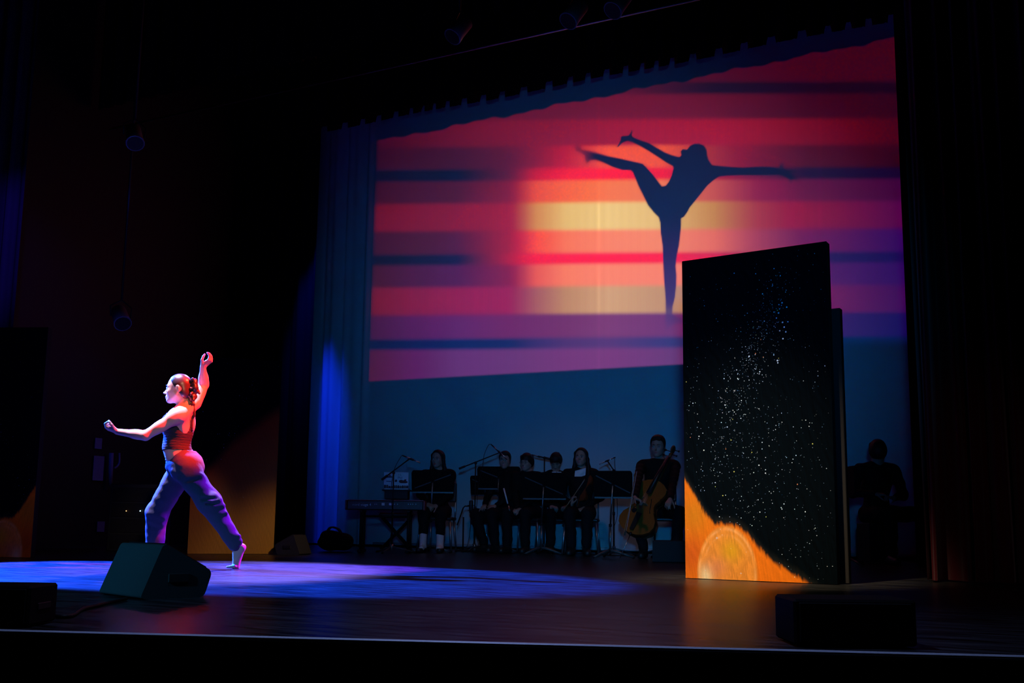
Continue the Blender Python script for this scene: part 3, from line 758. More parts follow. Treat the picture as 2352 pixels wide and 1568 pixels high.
# ================================================================== loudspeakers on the floor
def rounded(poly,rad,n=4):
    out=[]; m=len(poly)
    for i in range(m):
        p0,p,p1=Vector(poly[i-1]),Vector(poly[i]),Vector(poly[(i+1)%m])
        a=(p0-p); b=(p1-p); r_=min(rad,a.length*.4,b.length*.4); a=p+a.normalized()*r_; b=p+b.normalized()*r_
        for k in range(n+1):
            t=k/n; q=a*(1-t)**2+p*2*t*(1-t)+b*t*t; out.append((q.x,q.y))
    return out
def wedge(loc,ang,label,W=.44,sc=1.0,group=None):
    "floor monitor: cheek profile in (e1,z), extruded along e2"
    e1=Vector((math.cos(ang),math.sin(ang),0)); e2=Vector((-e1.y,e1.x,0)); z=Vector((0,0,1)); loc=Vector(loc)
    t=thing('stage_monitor',loc,label,'speaker',group)
    prof=[(x*sc,y*sc) for x,y in((0.0,.012),(.105,.272),(.375,.128),(.335,.0),(.03,.0))]
    MB().prism(rounded(prof,.030*sc),W,loc,e1,z,e2).build('cabinet',M['carpet_black'],t)
    # perforated grille on the sloping front, two handles, foot strips
    a=loc+e1*.105*sc+z*.272*sc; b=loc+e1*.375*sc+z*.128*sc; sl=(b-a); L=sl.length; sl.normalize(); up=sl.cross(e2); up = up if up.z>0 else -up
    MB().box((a+b)/2+e2*W/2+up*.004,(L*.42,W*.44,.006),Matrix((sl,e2,up)).transposed(),.003).build('grille',M['grille'],t)
    MB().ball((a+b)/2+e2*W*.36+up*.011,(.045,.045,.006),12,6,Matrix((sl,e2,up)).transposed()).build('horn',M['black_plastic'],t)
    for s in(-.004,W+.004):
        MB().box(loc+e1*.19*sc+z*.10*sc+e2*s,(.055*sc,.004,.022*sc),Matrix((e1,e2,z)).transposed(),.003).build('handle',M['black_plastic'],t)
    MB().box(loc+e1*.19*sc+e2*W/2+z*.004,(.13*sc,W*.45,.004),Matrix((e1,e2,z)).transposed()).build('foot_strip',M['cable'],t)
    return t
wl=ground(322,1378); a1=YAW+math.radians(46)
wedge(wl,a1,'large wedge floor monitor with teal-lit back in front of the dancer',.46,1.0)
w2=ground(700,1272); wedge(w2+R0*.10-F0*.10,YAW+math.radians(165),'small wedge floor monitor beside the black leg curtain',.30,.85)
w3=ground(1517,1292); wedge(w3+R0*.26,YAW+math.radians(80),'small wedge floor monitor between the cellist and the planet flat',.34,.85)
def box_speaker(c,w,dp,h,label,ang):
    t=thing('front_fill_speaker',c,label,'speaker'); rot=Matrix.Rotation(ang,3,'Z'); z=Vector((0,0,1))
    MB().box(Vector(c)+z*(h/2+.006),(w/2,dp/2,h/2),rot,.008).build('cabinet',M['box_black'],t)
    MB().box(Vector(c)+z*(h/2+.006)+rot@Vector((0,-dp/2-.003,0)),(w*.46,.004,h*.43),rot,.003).build('grille',M['grille'],t)
    for s in(-.4,.4): MB().tube([Vector(c)+rot@Vector((w*s,-dp*.3,0)),Vector(c)+rot@Vector((w*s,-dp*.3,.008))],.012,10).build('foot',M['cable'],t)
    MB().box(Vector(c)+z*(h*.5)+rot@Vector((w/2+.002,0,0)),(.003,.05,.012),rot,.002).build('side_handle',M['black_metal'],t)
    return t
s0=ground(18,1444); box_speaker(s0+R0*-.10+F0*.14,.31,.22,.14,'black box speaker cut off by the left edge of the picture',YAW)
s1=ground(1970,1489); box_speaker(s1+F0*.13,.40,.24,.148,'low black box speaker near the stage edge below the planet flat',YAW)
# cable from the box to the wedge
cp=[ground(50,1395+0),ground(90,1408),ground(130,1420),ground(165,1418),ground(190,1403),ground(235,1392),ground(290,1379)]
cp=[p+Vector((0,0,.009)) for p in cp]
def spline(pts,n=8):
    out=[]; P=[pts[0]]+list(pts)+[pts[-1]]
    for i in range(1,len(P)-2):
        for k in range(n):
            t=k/n; a,b,c,d=P[i-1],P[i],P[i+1],P[i+2]
            out.append(.5*((2*b)+(c-a)*t+(2*a-5*b+4*c-d)*t*t+(3*b-a-3*c+d)*t**3))
    out.append(pts[-1]); return out
tag(MB().tube(spline(cp),.008,8).build('speaker_cable',M['cable'],base=cp[3]),'thick black cable snaking on the floor to the wedge monitor','cable')

# dim equipment in the left wing, seen between the flat and the dancer
WX=-11.08
def on_wall(px,py): return onX(px,py,WX)
def sheet(px0,py0,px1,py1,label):
    a,b=on_wall(px0,py0),on_wall(px1,py1); c=(a+b)/2
    t=tag(MB().box(c,(.004,abs(a.y-b.y)/2,abs(a.z-b.z)/2),None,.001).build('notice_sheet',M['sheet_blue'],base=c),label,'paper'); return t
sheet(219,1005,233,1031,'small upright notice sheet high on the dark wing wall')
sheet(216,1046,236,1104,'tall notice sheet low on the dark wing wall left of the dancer')
sheet(224,1197,239,1221,'small notice sheet near the floor of the dark wing')
pa=on_wall(250,1040); pb=on_wall(247,1118)
t=thing('wall_pipe',pb,'vertical pipe with a looped hose on the dark wing wall','pipe')
MB().tube([pb+Vector((.05,0,0)),pa+Vector((.05,0,0))],.03,10).build('pipe',M['sheet_blue'],t)
hp=[on_wall(268,1040),on_wall(268,1062),on_wall(262,1072),on_wall(256,1075)]
MB().tube(spline([p+Vector((.05,0,0)) for p in hp]),.014,8).build('hose',M['sheet_blue'],t)
def par_can(px,py,d,label,aim,hang=True):
    c=at(px,py,d); t=thing('stage_lamp',c,label,'lamp'); a=Vector(aim).normalized()
    MB().tube([c-a*.16,c-a*.13,c+a*.06,c+a*.14],[.05,.085,.09,.10],14).build('can',M['white_can'],t)
    MB().tube([c+a*.14,c+a*.145],[.088,.088],14).build('lens',M['black_plastic'],t)
    s=a.cross(Vector((0,0,1))).normalized()
    MB().tube([c+s*.11,c+s*.12+Vector((0,0,.12)),c+Vector((0,0,.2)),c-s*.12+Vector((0,0,.12)),c-s*.11],.010,8).build('yoke',M['black_metal'],t)
    MB().tube([c+Vector((0,0,.2)),Vector((c.x,c.y,9.19)) if hang else c+Vector((0,0,.26))],.014,8).build('hanger',M['black_metal'],t)
    return t
M['white_can']=mat('grey_can',(0.22,0.23,0.25),0.5)
par_can(308,313,11.0,'grey stage lamp hung high in the left wing',(.5,-.3,-.75))
par_can(277,728,11.5,'grey stage lamp at mid height in the left wing',(.6,-.3,-.6))
for px_,k in((1320,30),(1422,6),(1055,67)):
    c=onY(px_,k,8.75); par_can(px_,k,depth(c),{1320:'small dark stage lamp under the lighting bar, middle of three',1422:'small dark stage lamp under the lighting bar, nearest the top edge',1055:'small dark stage lamp under the lighting bar, leftmost of three'}[px_],(-.3,-.5,-.8))
# rack with two pilot lamps in the dark wing
pr=at(305,1173,11.6)
t=thing('equipment_rack',Vector((pr.x,pr.y,0)),'dark equipment rack with two pilot lights behind the dancer','rack')
rt=Matrix((R0,F0,Vector((0,0,1)))).transposed(); cz=Vector((pr.x,pr.y,.40))+F0*.25
MB().box(cz,(.28,.25,.39),rt,.01).build('case',M['black_plastic'],t)
for k in range(4): MB().box(cz-F0*.252+Vector((0,0,-.28+.18*k)),(.25,.006,.08),rt,.004).build('rack_unit',M['black_metal'],t)
for px_,m in((322,'led'),(290,'led_amber')):
    p=at(px_,1173,depth(cz-F0*.27)); MB().ball(p,.006,8,6).build('pilot_light',M[m],t)

# ================================================================== the dancer
A_=lambda v: np.array(v,float)
def dancer():
    D=lambda px,py,dd=0.0: A_(at(px,py,DD+dd))
    left=A_(-R0); toward=A_(-F0); upv=A_((0,0,1))
    J=dict(pel=D(420,1066),hL=D(430,1083,-.085),hR=D(414,1083,.085),kL=D(481,1153,-.13),aL=D(543,1253,-.11),
           kR=D(361,1176,.10),aR=D(353,1284,.10),waist=D(404,1028,0),chest=D(411,978,.02),neck=D(427,936,.03),
           sL=D(409,955,-.145),eL=D(334,1000,-.20),wL=D(269,991,-.13),
           sR=D(446,926,.17),eR=D(468,884,.30),wR=D(466,842,.20),head=D(411.5,893,.02))
    J['aR'][2]=.085
    heelL=D(556,1257,-.11); ballL=D(542,1296,-.11); ballL[2]=.020; toeL=D(527,1304,-.11); toeL[2]=.014
    toeR=J['aR']+left*.165; toeR[2]=.022; heelR=J['aR']-left*.045; heelR[2]=.030
    hf=nrm(left+toward*(-.04)+upv*.02)
    ts=nrm(J['sL']-J['sR']); ts[2]*=.4; ts=nrm(ts); tf=nrm(np.cross(ts,upv)); 
    t=thing('person',Vector((DC.x,DC.y,0)),'barefoot dancer in dark jeans and halter top lunging with arms out','person')
    S=SDF()
    head_sdf(S,J['head'],hf,upv+left*.03,J['neck'],1.0,.050)
    def torso(S,inf=0.0,k=.05):
        S.ell(J['chest']+tf*.004,(ts,tf,upv),(.142+inf,.098+inf,.150+inf),k)
        S.ell(J['chest']+tf*.055+ts*.055-upv*.010,(ts,tf,upv),(.055+inf,.052+inf,.052+inf),.03)
        S.ell(J['chest']+tf*.055-ts*.055-upv*.010,(ts,tf,upv),(.055+inf,.052+inf,.052+inf),.03)
        S.cap(J['chest']-upv*.06,J['waist'],.112+inf,.103+inf,.05,(tf,.82))
        S.cap(J['waist'],J['pel'],.104+inf,.130+inf,.05,(tf,.85))
    torso(S)
    S.cap(J['sL']-ts*.03,J['sR']+ts*.03,.050,.050,.05)
    S.cap(J['neck']-upv*.015,J['sL']-ts*.04+upv*.01,.036,.040,.05); S.cap(J['neck']-upv*.015,J['sR']+ts*.03,.036,.040,.05)
    S.ell(J['chest']-tf*.070+ts*.075+upv*.035,(ts,tf,upv),(.060,.026,.080),.04)      # shoulder blades
    S.ell(J['chest']-tf*.070-ts*.075+upv*.035,(ts,tf,upv),(.060,.026,.080),.04)
    S.cap(J['chest']-tf*.103+upv*.10,J['chest']-tf*.103-upv*.12,.011,.011,.03,op='s')  # spine furrow
    # arms: deltoid, biceps, forearm
    for s,e,w in(('sL','eL','wL'),('sR','eR','wR')):
        a,b,c=J[s],J[e],J[w]
        S.ell(a+(b-a)*.12+upv*.008,(nrm(b-a),)+tuple(np.linalg.svd(nrm(b-a)[None])[2][1:]),(.070,.050,.050),.03)
        S.cap(a,b,.049,.038,.03); S.ell(a+(b-a)*.52,(nrm(b-a),)+tuple(np.linalg.svd(nrm(b-a)[None])[2][1:]),(.085,.046,.044),.02)
        S.cap(b,c,.037,.024,.02); S.ell(b+(c-b)*.28,(nrm(c-b),)+tuple(np.linalg.svd(nrm(c-b)[None])[2][1:]),(.080,.041,.038),.02)
    # legs
    for h,k,a in(('hL','kL','aL'),('hR','kR','aR')):
        S.cap(J[h],J[k],.078,.052,.04); S.cap(J[k],J[a],.050,.033,.03); S.ell(J[k]+(J[a]-J[k])*.3,(nrm(J[a]-J[k]),)+tuple(np.linalg.svd(nrm(J[a]-J[k])[None])[2][1:]),(.11,.050,.048),.03)
    # feet: rear foot up on its ball, front foot flat
    S.cap(J['aL'],heelL,.032,.027,.02); S.cap(heelL,ballL,.026,.024,.02,(toward,1.0)); S.cap(J['aL'],ballL,.031,.026,.02)
    for i in range(5):
        o=toward*(-.030+.015*i); S.cap(ballL+o,toeL+o*1.1+left*(.004*i-.006),.0145,.0095-.0004*i,.006)
    S.cap(J['aR'],heelR,.034,.030,.02); S.cap(heelR,J['aR']+left*.10+upv*-.062,.028,.024,.02); S.cap(J['aR'],J['aR']+left*.11-upv*.058,.033,.022,.03)
    for i in range(5):
        o=toward*(-.030+.015*i); S.cap(J['aR']+left*.10-upv*.064+o,toeR+o*1.1,.014,.010,.006)
    # hands
    hand_sdf(S,J['wL'],nrm(left*.93+upv*.34+toward*.1),nrm(upv*.75-left*.45-toward*.25),1,((48,70,40),(54,74,40),(60,76,40),(66,76,40)),.98,.01,62)
    hand_sdf(S,J['wR'],nrm(-left*.72+upv*.66+toward*.15),nrm(left*.70+upv*.70-toward*.15),-1,((30,46,26),(36,50,28),(42,52,28),(46,54,28)),.98,.05,58)
    body=link('body',S.mesh('body',.0052),M['skin_tan'],t)
    face_bits(t,J['head'],hf,upv+left*.03,1.0)
    # slicked-back hair and curly ponytail
    f,s,u=frame(hf,upv+left*.03); L=lambda x,y,z: J['head']+f*x+s*y+u*z
    H=SDF(); H.ell(L(-.006,0,.032),(f,s,u),(.098,.0785,.093),.02); H.ell(L(-.05,0,-.03),(f,s,u),(.052,.062,.060),.03)
    H.plane(L(.066,0,.082),-f*.80+u*.60-0*s); H.cap(L(-.02,-.1,-.006),L(-.02,.1,-.006),.024,.024,.006,op='s')
    ho=link('hair',H.mesh('hair',.0045),M['hair_slick'],t)
    PT=SDF(); r=random.Random(4); root=L(-.098,0,.020)
    PT.cap(L(-.085,0,.020),root,.022,.020,.01)
    for i in range(80):
        k=r.random(); c=root+(-f*(.014+.022*math.sin(k*3.0)))*1+u*(.045-.150*k)+f*(.012*k)
        c=c+np.array([r.gauss(0,1) for _ in range(3)])*.016; q=r.uniform(.008,.0145)
        PT.ell(c,(f,s,u),(q,q,q*r.uniform(.8,1.4)),.012)
    link('ponytail',PT.mesh('ponytail',.0040),M['hair_slick'],t)
    MB().tube([Vector(L(-.100,0,.020)+ (s*math.cos(a)+u*math.sin(a))*.021) for a in [i*math.pi/6 for i in range(13)]],.006,6,False).build('hair_tie',M['black_shirt'],t)
    # halter top: body, neck band and strap down the spine
    T=SDF(); torso(T,.007); T.plane(J['chest']+upv*.002-tf*.08,-upv+tf*.62); T.plane(D(405,1034,0)+upv*.0,upv+tf*.02)
    T2=T.mesh('halter_top',.0042,wrinkle=lambda g:.0007*np.sin(g[...,2]*300)+.0008*np.sin(g[...,0]*60+g[...,2]*40))
    tp=link('halter_top',T2,M['knit_top'],t); tp['label']='black ribbed halter top'
    nb=J['neck']+upv*.018
    band=[nb-tf*.058+ts*.004+upv*.006, nb+ts*.052-tf*.028, nb+ts*.066+tf*.022-upv*.018, J['chest']+tf*.085+ts*.070+upv*.080, J['chest']+tf*.104+ts*.060+upv*.030]
    band2=[nb-tf*.058-ts*.004+upv*.006, nb-ts*.052-tf*.028, nb-ts*.066+tf*.022-upv*.018, J['chest']+tf*.085-ts*.070+upv*.080, J['chest']+tf*.104-ts*.060+upv*.030]
    B=SDF()
    for bd in(band,band2):
        bd=[A_(p) for p in spline([Vector(p) for p in bd],5)]
        B.chain(bd,[.015]*len(bd),.006)
    bp=[nb-tf*.060, J['neck']-tf*.075-upv*.05, J['chest']-tf*.108+upv*.06, J['chest']-tf*.112-upv*.03]
    bp=[A_(p) for p in spline([Vector(p) for p in bp],4)]; B.chain(bp,[.014]*len(bp),.006,(tf,.6))
    link('neck_strap',B.mesh('neck_strap',.0055),M['knit_top'],t)
    # high-waisted loose jeans
    P=SDF()
    P.cap(J['pel']+upv*.118+left*.036,J['pel']+upv*.02,.106,.146,.05,(tf,.92))
    P.ell(J['pel']-left*.058-upv*.030-toward*-.0,(left,toward,upv),(.110,.150,.105),.06)
    P.cap(J['hL'],J['kL'],.104,.088,.05); P.cap(J['kL'],J['aL']-nrm(J['aL']-J['kL'])*.015,.090,.058,.05)
    P.cap(J['hR'],J['kR'],.102,.086,.05); P.cap(J['kR'],J['aR']+upv*.035,.086,.072,.04)
    # folds gathered at the rear knee, under the seat and at the cuff
    for (x0,y0,x1,y1,r_,dd) in((462,1140,494,1137,.016,-.190),(468,1151,503,1148,.018,-.190),(476,1163,512,1161,.015,-.185),(486,1176,520,1178,.013,-.18),(414,1100,462,1092,.013,-.165),(520,1229,549,1231,.013,-.160),(526,1240,553,1242,.012,-.155),(346,1180,376,1190,.012,.030),(342,1194,372,1206,.011,.035)):
        P.cap(D(x0,y0,dd),D(x1,y1,dd+.02),r_*.7,r_,.035)
    for (x0,y0,x1,y1,dd) in((466,1146,500,1143,-.222),(474,1157,508,1155,-.220),(418,1106,466,1098,-.200)):
        P.cap(D(x0,y0,dd),D(x1,y1,dd+.02),.005,.009,.025,op='s')
    P.plane(J['pel']+upv*.118,-upv-tf*.22*0+left*.10)
    wr=lambda g:.0016*np.sin(g[...,0]*23+g[...,2]*37)+.0014*np.sin(g[...,0]*-43+g[...,2]*28+g[...,1]*21)+.0008*np.sin(g[...,2]*95+g[...,0]*20)
    j=link('jeans',P.mesh('jeans',.0062,wrinkle=wr),M['denim'],t); j['label']='dark high-waisted loose jeans'
    # waistband, studs, side seam pocket
    wb=[]
    for i in range(25):
        a=2*math.pi*i/24; wb.append(Vector(J['pel']+upv*.106+left*.034+ts*(.104*math.cos(a))+tf*(.096*math.sin(a))))
    MB().tube(wb,.009,8,False).build('waistband',M['denim'],t)
    for (px_,py_) in((380,1050),(381,1056),(382,1062)):
        MB().ball(at(px_,py_,DD-.075),.006,8,6).build('stud',M['cream'],t)
    pk=spline([at(392,1064,DD-.128),at(399,1078,DD-.150),at(409,1087,DD-.168),at(421,1089,DD-.180)],5)
    MB().tube(pk,.0035,6).build('pocket_seam',M['denim'],t)
    return t
dancer()

# ================================================================== the band
ZV=Vector((0,0,1))
def facing(deg):
    a=math.radians(deg); return (-F0*math.cos(a)+R0*math.sin(a)).normalized()
def chair(org,f,label,seat=.45,group='chairs of the seated band'):
    "org: floor point under the middle of the seat"
    f=Vector(f); s=ZV.cross(f); org=Vector(org); rot=Matrix((f,s,ZV)).transposed()
    t=thing('chair',org,label,'chair',group)
    MB().box(org+ZV*(seat-.02),(.21,.22,.022),rot,.014).build('seat',M['black_plastic'],t)
    MB().box(org-f*.235+ZV*(seat+.33),(.016,.21,.13),Matrix((f*.985+ZV*.17,s,ZV*.985-f*.17)).transposed(),.010).build('backrest',M['black_plastic'],t)
    for a in(-1,1):
        for b in(-1,1):
            top=org+f*(.17*a)+s*(.19*b)+ZV*(seat-.04); ft=org+f*(.20*a)+s*(.225*b)+ZV*.012
            l=MB().tube([top,ft],.0125,10).build('leg',M['chrome_leg'],t)
            MB().tube([ft-ZV*.012,ft+ZV*.012],.016,8).build('rubber_foot',M['cable'],l)
        MB().tube([org-f*.19+s*(.20*a)+ZV*(seat-.04),org-f*.215+s*(.20*a)+ZV*(seat+.12),org-f*.25+s*(.20*a)+ZV*(seat+.42)],.011,8).build('back_post',M['chrome_leg'],t)
    return t
M['chrome_leg']=mat('chair_chrome',(0.50,0.53,0.55),0.28,metal=0.9)
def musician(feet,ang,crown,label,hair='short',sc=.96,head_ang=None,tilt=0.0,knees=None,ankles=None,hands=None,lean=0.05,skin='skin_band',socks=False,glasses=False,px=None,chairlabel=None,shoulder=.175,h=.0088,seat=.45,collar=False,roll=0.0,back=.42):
    f=facing(ang); G=ground(*feet); s=ZV.cross(f); org=G-f*back
    if px is not None: org=org+R0*((px-pix(org+ZV*.6)[0])/FPX*depth(org))
    fn,sn,zn=A_(f),A_(s),A_((0,0,1)); O=A_((org.x,org.y,0))
    L=lambda a,b,c: O+fn*a+sn*b+zn*c
    Hc=at(px if px else feet[0],crown,depth(org+ZV)).z
    k=(Hc-.53)/(1.29-.53); hs=sc
    pel=L(0,0,seat+.085); chest=L(lean*.7,0,seat+.09+.33*k); neck=L(lean,0,seat+.09+.505*k)
    head=L(lean+.035,0,Hc-.124*hs)
    hd=A_(facing(head_ang if head_ang is not None else ang)); hf=nrm(hd+zn*tilt); hu=nrm(zn-hd*tilt*1.0+sn*roll)
    sh={1:L(lean,shoulder,seat+.09+.44*k),-1:L(lean,-shoulder,seat+.09+.44*k)}
    kn={1:L(.42,.13,seat+.055),-1:L(.42,-.13,seat+.055)}; an={1:L(.43,.12,.085),-1:L(.43,-.12,.085)}
    if knees: kn={q:L(*knees[q]) for q in(1,-1)}
    if ankles: an={q:L(*ankles[q]) for q in(1,-1)}
    W={}; 
    for q in(1,-1):
        hw=(hands or {}).get(q)
        if hw is None: hw=((.36,.10*q,seat+.16),(.8,-.5*q,-.2),(0,-.2*q,-1),(30,40,30))
        w=hw[0]; w=A_(at(*w[1:])) if w[0]=='px' else L(*w)
        W[q]=(w,nrm(fn*hw[1][0]+sn*hw[1][1]+zn*hw[1][2]),nrm(fn*hw[2][0]+sn*hw[2][1]+zn*hw[2][2]),hw[3])
    el={q:ik(sh[q],W[q][0],.275*k,.245*k,sn*q*.7-zn*.8-fn*.15) for q in(1,-1)}
    t=thing('person',Vector(O),label,'person')
    # body
    S=SDF(); head_sdf(S,head,hf,hu,neck,hs,.050)
    def trunk(S,i=0.0,kk=.05):
        S.ell(chest,(sn,fn,zn),(.150+i,.105+i,.175*k+i),kk); S.cap(chest-zn*.05,pel,.115+i,.125+i,kk,(fn,.82)); S.ell(pel,(sn,fn,zn),(.160+i,.125+i,.095+i),kk)
        S.cap(sh[1]-sn*.03,sh[-1]+sn*.03,.048+i,.048+i,kk); 
        for q in(1,-1): S.cap(neck-zn*.01,sh[q],.034+i*.7,.040+i,kk)
    trunk(S)
    for q in(1,-1):
        S.cap(sh[q],el[q],.044,.036,.03); S.cap(el[q],W[q][0],.036,.024,.02)
        hand_sdf(S,*W[q][:3],-q,W[q][3],.95)
        S.cap(L(0,.085*q,seat+.07),kn[q],.080,.055,.04); S.cap(kn[q],an[q],.052,.036,.03)
        ff=nrm(an[q]-kn[q]); toe=an[q]+nrm(fn+sn*.15*q)*.15; toe[2]=.030
        heel=an[q]-fn*.04; heel[2]=.035; S.cap(an[q],heel,.036,.030,.02); S.cap(heel,toe,.030,.024,.02)
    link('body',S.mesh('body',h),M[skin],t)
    face_bits(t,head,hf,hu,hs,lips=True)
    # shirt with sleeves
    C=SDF(); trunk(C,.014); 
    for q in(1,-1):
        C.cap(sh[q],el[q],.060,.050,.03); wv=W[q][0]-el[q]; C.cap(el[q],el[q]+wv*.93,.050,.036,.02)
    C.plane(neck+zn*.040+fn*.0,-zn-fn*.35)
    C.plane(pel-zn*.055,zn)
    wr=lambda g:.004*np.sin(g[...,0]*37+g[...,2]*29)+.003*np.sin(g[...,2]*53+g[...,1]*31)
    link('shirt',C.mesh('shirt',h,wrinkle=wr),M['black_shirt'],t)
    if collar:
        for q in(1,-1): MB().box(Vector(neck+fn*.085+sn*.035*q-zn*.02),(.006,.03,.02),Matrix((Vector(fn),Vector(sn),ZV)).transposed(),.004).build('collar',M['white_paper'],t)
    P=SDF(); P.ell(pel-zn*.01,(sn,fn,zn),(.172,.140,.100),.05)
    for q in(1,-1):
        P.cap(L(0,.088*q,seat+.075),kn[q],.098,.076,.04); P.cap(kn[q],an[q]+(kn[q]-an[q])*(.42 if socks else .10),.074,.060,.03)
    link('trousers',P.mesh('trousers',h,wrinkle=wr),M['black_trouser'],t)
    for q in(1,-1):
        toe=an[q]+nrm(fn+sn*.15*q)*.155; toe[2]=.036; heel=an[q]-fn*.045; heel[2]=.040
        B=SDF(); B.cap(an[q]-zn*.02,heel,.046,.040,.02); B.cap(heel,toe,.040,.034,.03); B.cap(an[q]-zn*.03,toe,.040,.030,.03); B.plane((0,0,.004),(0,0,1))
        if socks: B.plane(an[q]-zn*.030,(0,0,-1))
        link('shoe',B.mesh('shoe',.009),M['black_plastic'],t)
        if socks:
            K=SDF(); K.cap(an[q]-zn*.035,an[q]+(kn[q]-an[q])*.50,.043,.050,.02); K.cap(an[q]-zn*.02,an[q]+fn*.09-zn*.035,.042,.034,.02); link('sock',K.mesh('sock',.008),M['white_sock'],t)
    # hair
    ff,ss,uu=frame(hf,hu); Lh=lambda x,y,z: head+(ff*x+ss*y+uu*z)*hs; rr=lambda *a: np.array(a)*hs
    H=SDF(); H.ell(Lh(-.008,0,.036),(ff,ss,uu),rr(.104,.085,.098),.02)
    if hair=='short':
        H.ell(Lh(-.045,0,-.02),(ff,ss,uu),rr(.062,.072,.060),.03); H.ell(Lh(.0,0,.060),(ff,ss,uu),rr(.100,.084,.085),.02); H.plane(Lh(.060,0,.082),-ff*.86+uu*.50)
        for i in range(9): H.cap(Lh(.050,-.045+.011*i,.105),Lh(.076,-.050+.012*i,.068),.012*hs,.006*hs,.008)
    elif hair=='bowl':
        H.ell(Lh(-.03,0,.0),(ff,ss,uu),rr(.090,.092,.090),.03); H.plane(Lh(.10,0,.030),-ff*.55+uu*.84)
        r=random.Random(5)
        for i in range(40):
            a=r.uniform(-2.5,2.5); c=Lh(.080*math.cos(a)-.010,.072*math.sin(a),r.uniform(.035,.085)); q=r.uniform(.014,.022)*hs; H.ell(c,(ff,ss,uu),(q,q,q),.008)
    elif hair=='forward':
        H.ell(Lh(-.03,0,.0),(ff,ss,uu),rr(.088,.086,.085),.03); H.plane(Lh(.105,0,.0),-ff*.50+uu*.87)
        r=random.Random(6)
        for i in range(46):
            a=r.uniform(-2.8,2.8); c=Lh(.084*math.cos(a)-.010,.072*math.sin(a),r.uniform(-.01,.085)); q=r.uniform(.012,.020)*hs; H.ell(c,(ff,ss,uu),(q,q,q*1.3),.006)
    elif hair=='long':
        H.plane(Lh(.058,0,.070),-ff*.88+uu*.47)
        for q in(1,-1):
            H.chain([Lh(.040,.020*q,.104),Lh(.022,.074*q,.055),Lh(-.004,.086*q,-.03),Lh(-.012,.098*q,-.13),Lh(.012,.105*q,-.22),Lh(.020,.095*q,-.29)],[.014*hs,.018*hs,.022*hs,.026*hs,.024*hs,.010*hs],.02)
        H.chain([Lh(-.06,0,.03),Lh(-.085,0,-.10),Lh(-.085,0,-.25)],[.075*hs,.070*hs,.055*hs],.03)
    link('hair',H.mesh('hair',.0085),M['hair_black'],t)
    if glasses:
        for q in(1,-1):
            MB().tube([Vector(Lh(.104,.034*q+.020*math.cos(a),-.004+.016*math.sin(a))) for a in [i*math.pi/6 for i in range(13)]],.0016,5,False).build('glasses_rim',M['silver'],t)
            MB().tube([Vector(Lh(.100,.055*q,.0)),Vector(Lh(-.01,.080*q,.002))],.0015,5).build('glasses_arm',M['black_metal'],t)
        MB().tube([Vector(Lh(.106,-.013,-.002)),Vector(Lh(.110,0,0)),Vector(Lh(.106,.013,-.002))],.0016,5).build('glasses_bridge',M['silver'],t)
    if chairlabel: chair(Vector((O[0],O[1],0))+f*.02,f,chairlabel,seat)
    return dict(t=t,L=L,W=W,el=el,f=f,s=s,O=O,head=head,dep=depth(Vector(pel)))

# young woman with clasped hands, white socks
dA=depth(ground(990,1268))
musician((991,1269),-6,1034,'long-haired seated person with white socks and clasped hands behind a music stand','long',.95,-22,-.02,
  knees={1:(.42,.115,.50),-1:(.42,-.105,.50)},ankles={1:(.44,.115,.09),-1:(.44,-.105,.09)},px=1006,
  hands={1:((.34,.045,.60),(.5,-.75,-.25),(-.2,-.3,-.9),(40,50,30)),-1:((.34,-.075,.615),(.55,.7,-.35),(-.2,.3,-.9),(40,50,30))},socks=True,
  chairlabel='chair with two bright chrome front legs under the person in white socks')
# person turned to the left behind the front music stand
musician((1146,1269),-42,1038,'short-haired seated person half hidden behind the tallest music stand','short',.93,-12,.0,px=1168,
  knees={1:(.44,.10,.50),-1:(.42,-.20,.49)},ankles={1:(.40,.14,.09),-1:(.34,-.12,.09)},chairlabel='chair under the short-haired person behind the tallest music stand')
# person with glasses holding a flute
dC=depth(ground(1190,1270))
C_=musician((1190,1271),-22,1041,'person with glasses and bowl-cut hair holding a silver flute upright on the knee','bowl',.96,-30,-.06,px=1214,glasses=True,
  knees={1:(.42,.12,.51),-1:(.42,-.14,.51)},
  hands={1:(('px',1197,1167,dC-.02),(.25,-.95,-.30),(-.35,-.1,-.95),(45,60,40)),-1:(('px',1188,1178,dC-.03),(.3,-.8,.15),(.1,.1,-.95),(50,60,40))},
  chairlabel='chair under the person with glasses')
# person looking down
musician((1286,1270),8,1040,'seated person with tousled hair looking down, left of the violinist','forward',.94,-14,-.75,px=1272,lean=.11,
  knees={1:(.42,.14,.50),-1:(.42,-.12,.50)},chairlabel='chair under the person looking down',collar=True)
# violinist
dE=depth(ground(1318,1274))
E_=musician((1320,1276),-8,1029,'long-haired seated violinist in black with a white cloth at the chin','long',.95,-20,.02,px=1336,
  knees={1:(.42,.10,.51),-1:(.42,-.12,.51)},ankles={1:(.42,.09,.09),-1:(.42,-.09,.09)},
  hands={1:(('px',1344,1166,dE-.02),(.35,-.7,-.3),(-.2,-.2,-.9),(50,60,40)),-1:(('px',1313,1158,dE-.06),(.2,.1,.9),(-.2,.9,.1),(45,55,40))},
  chairlabel='chair with a chrome leg under the violinist')
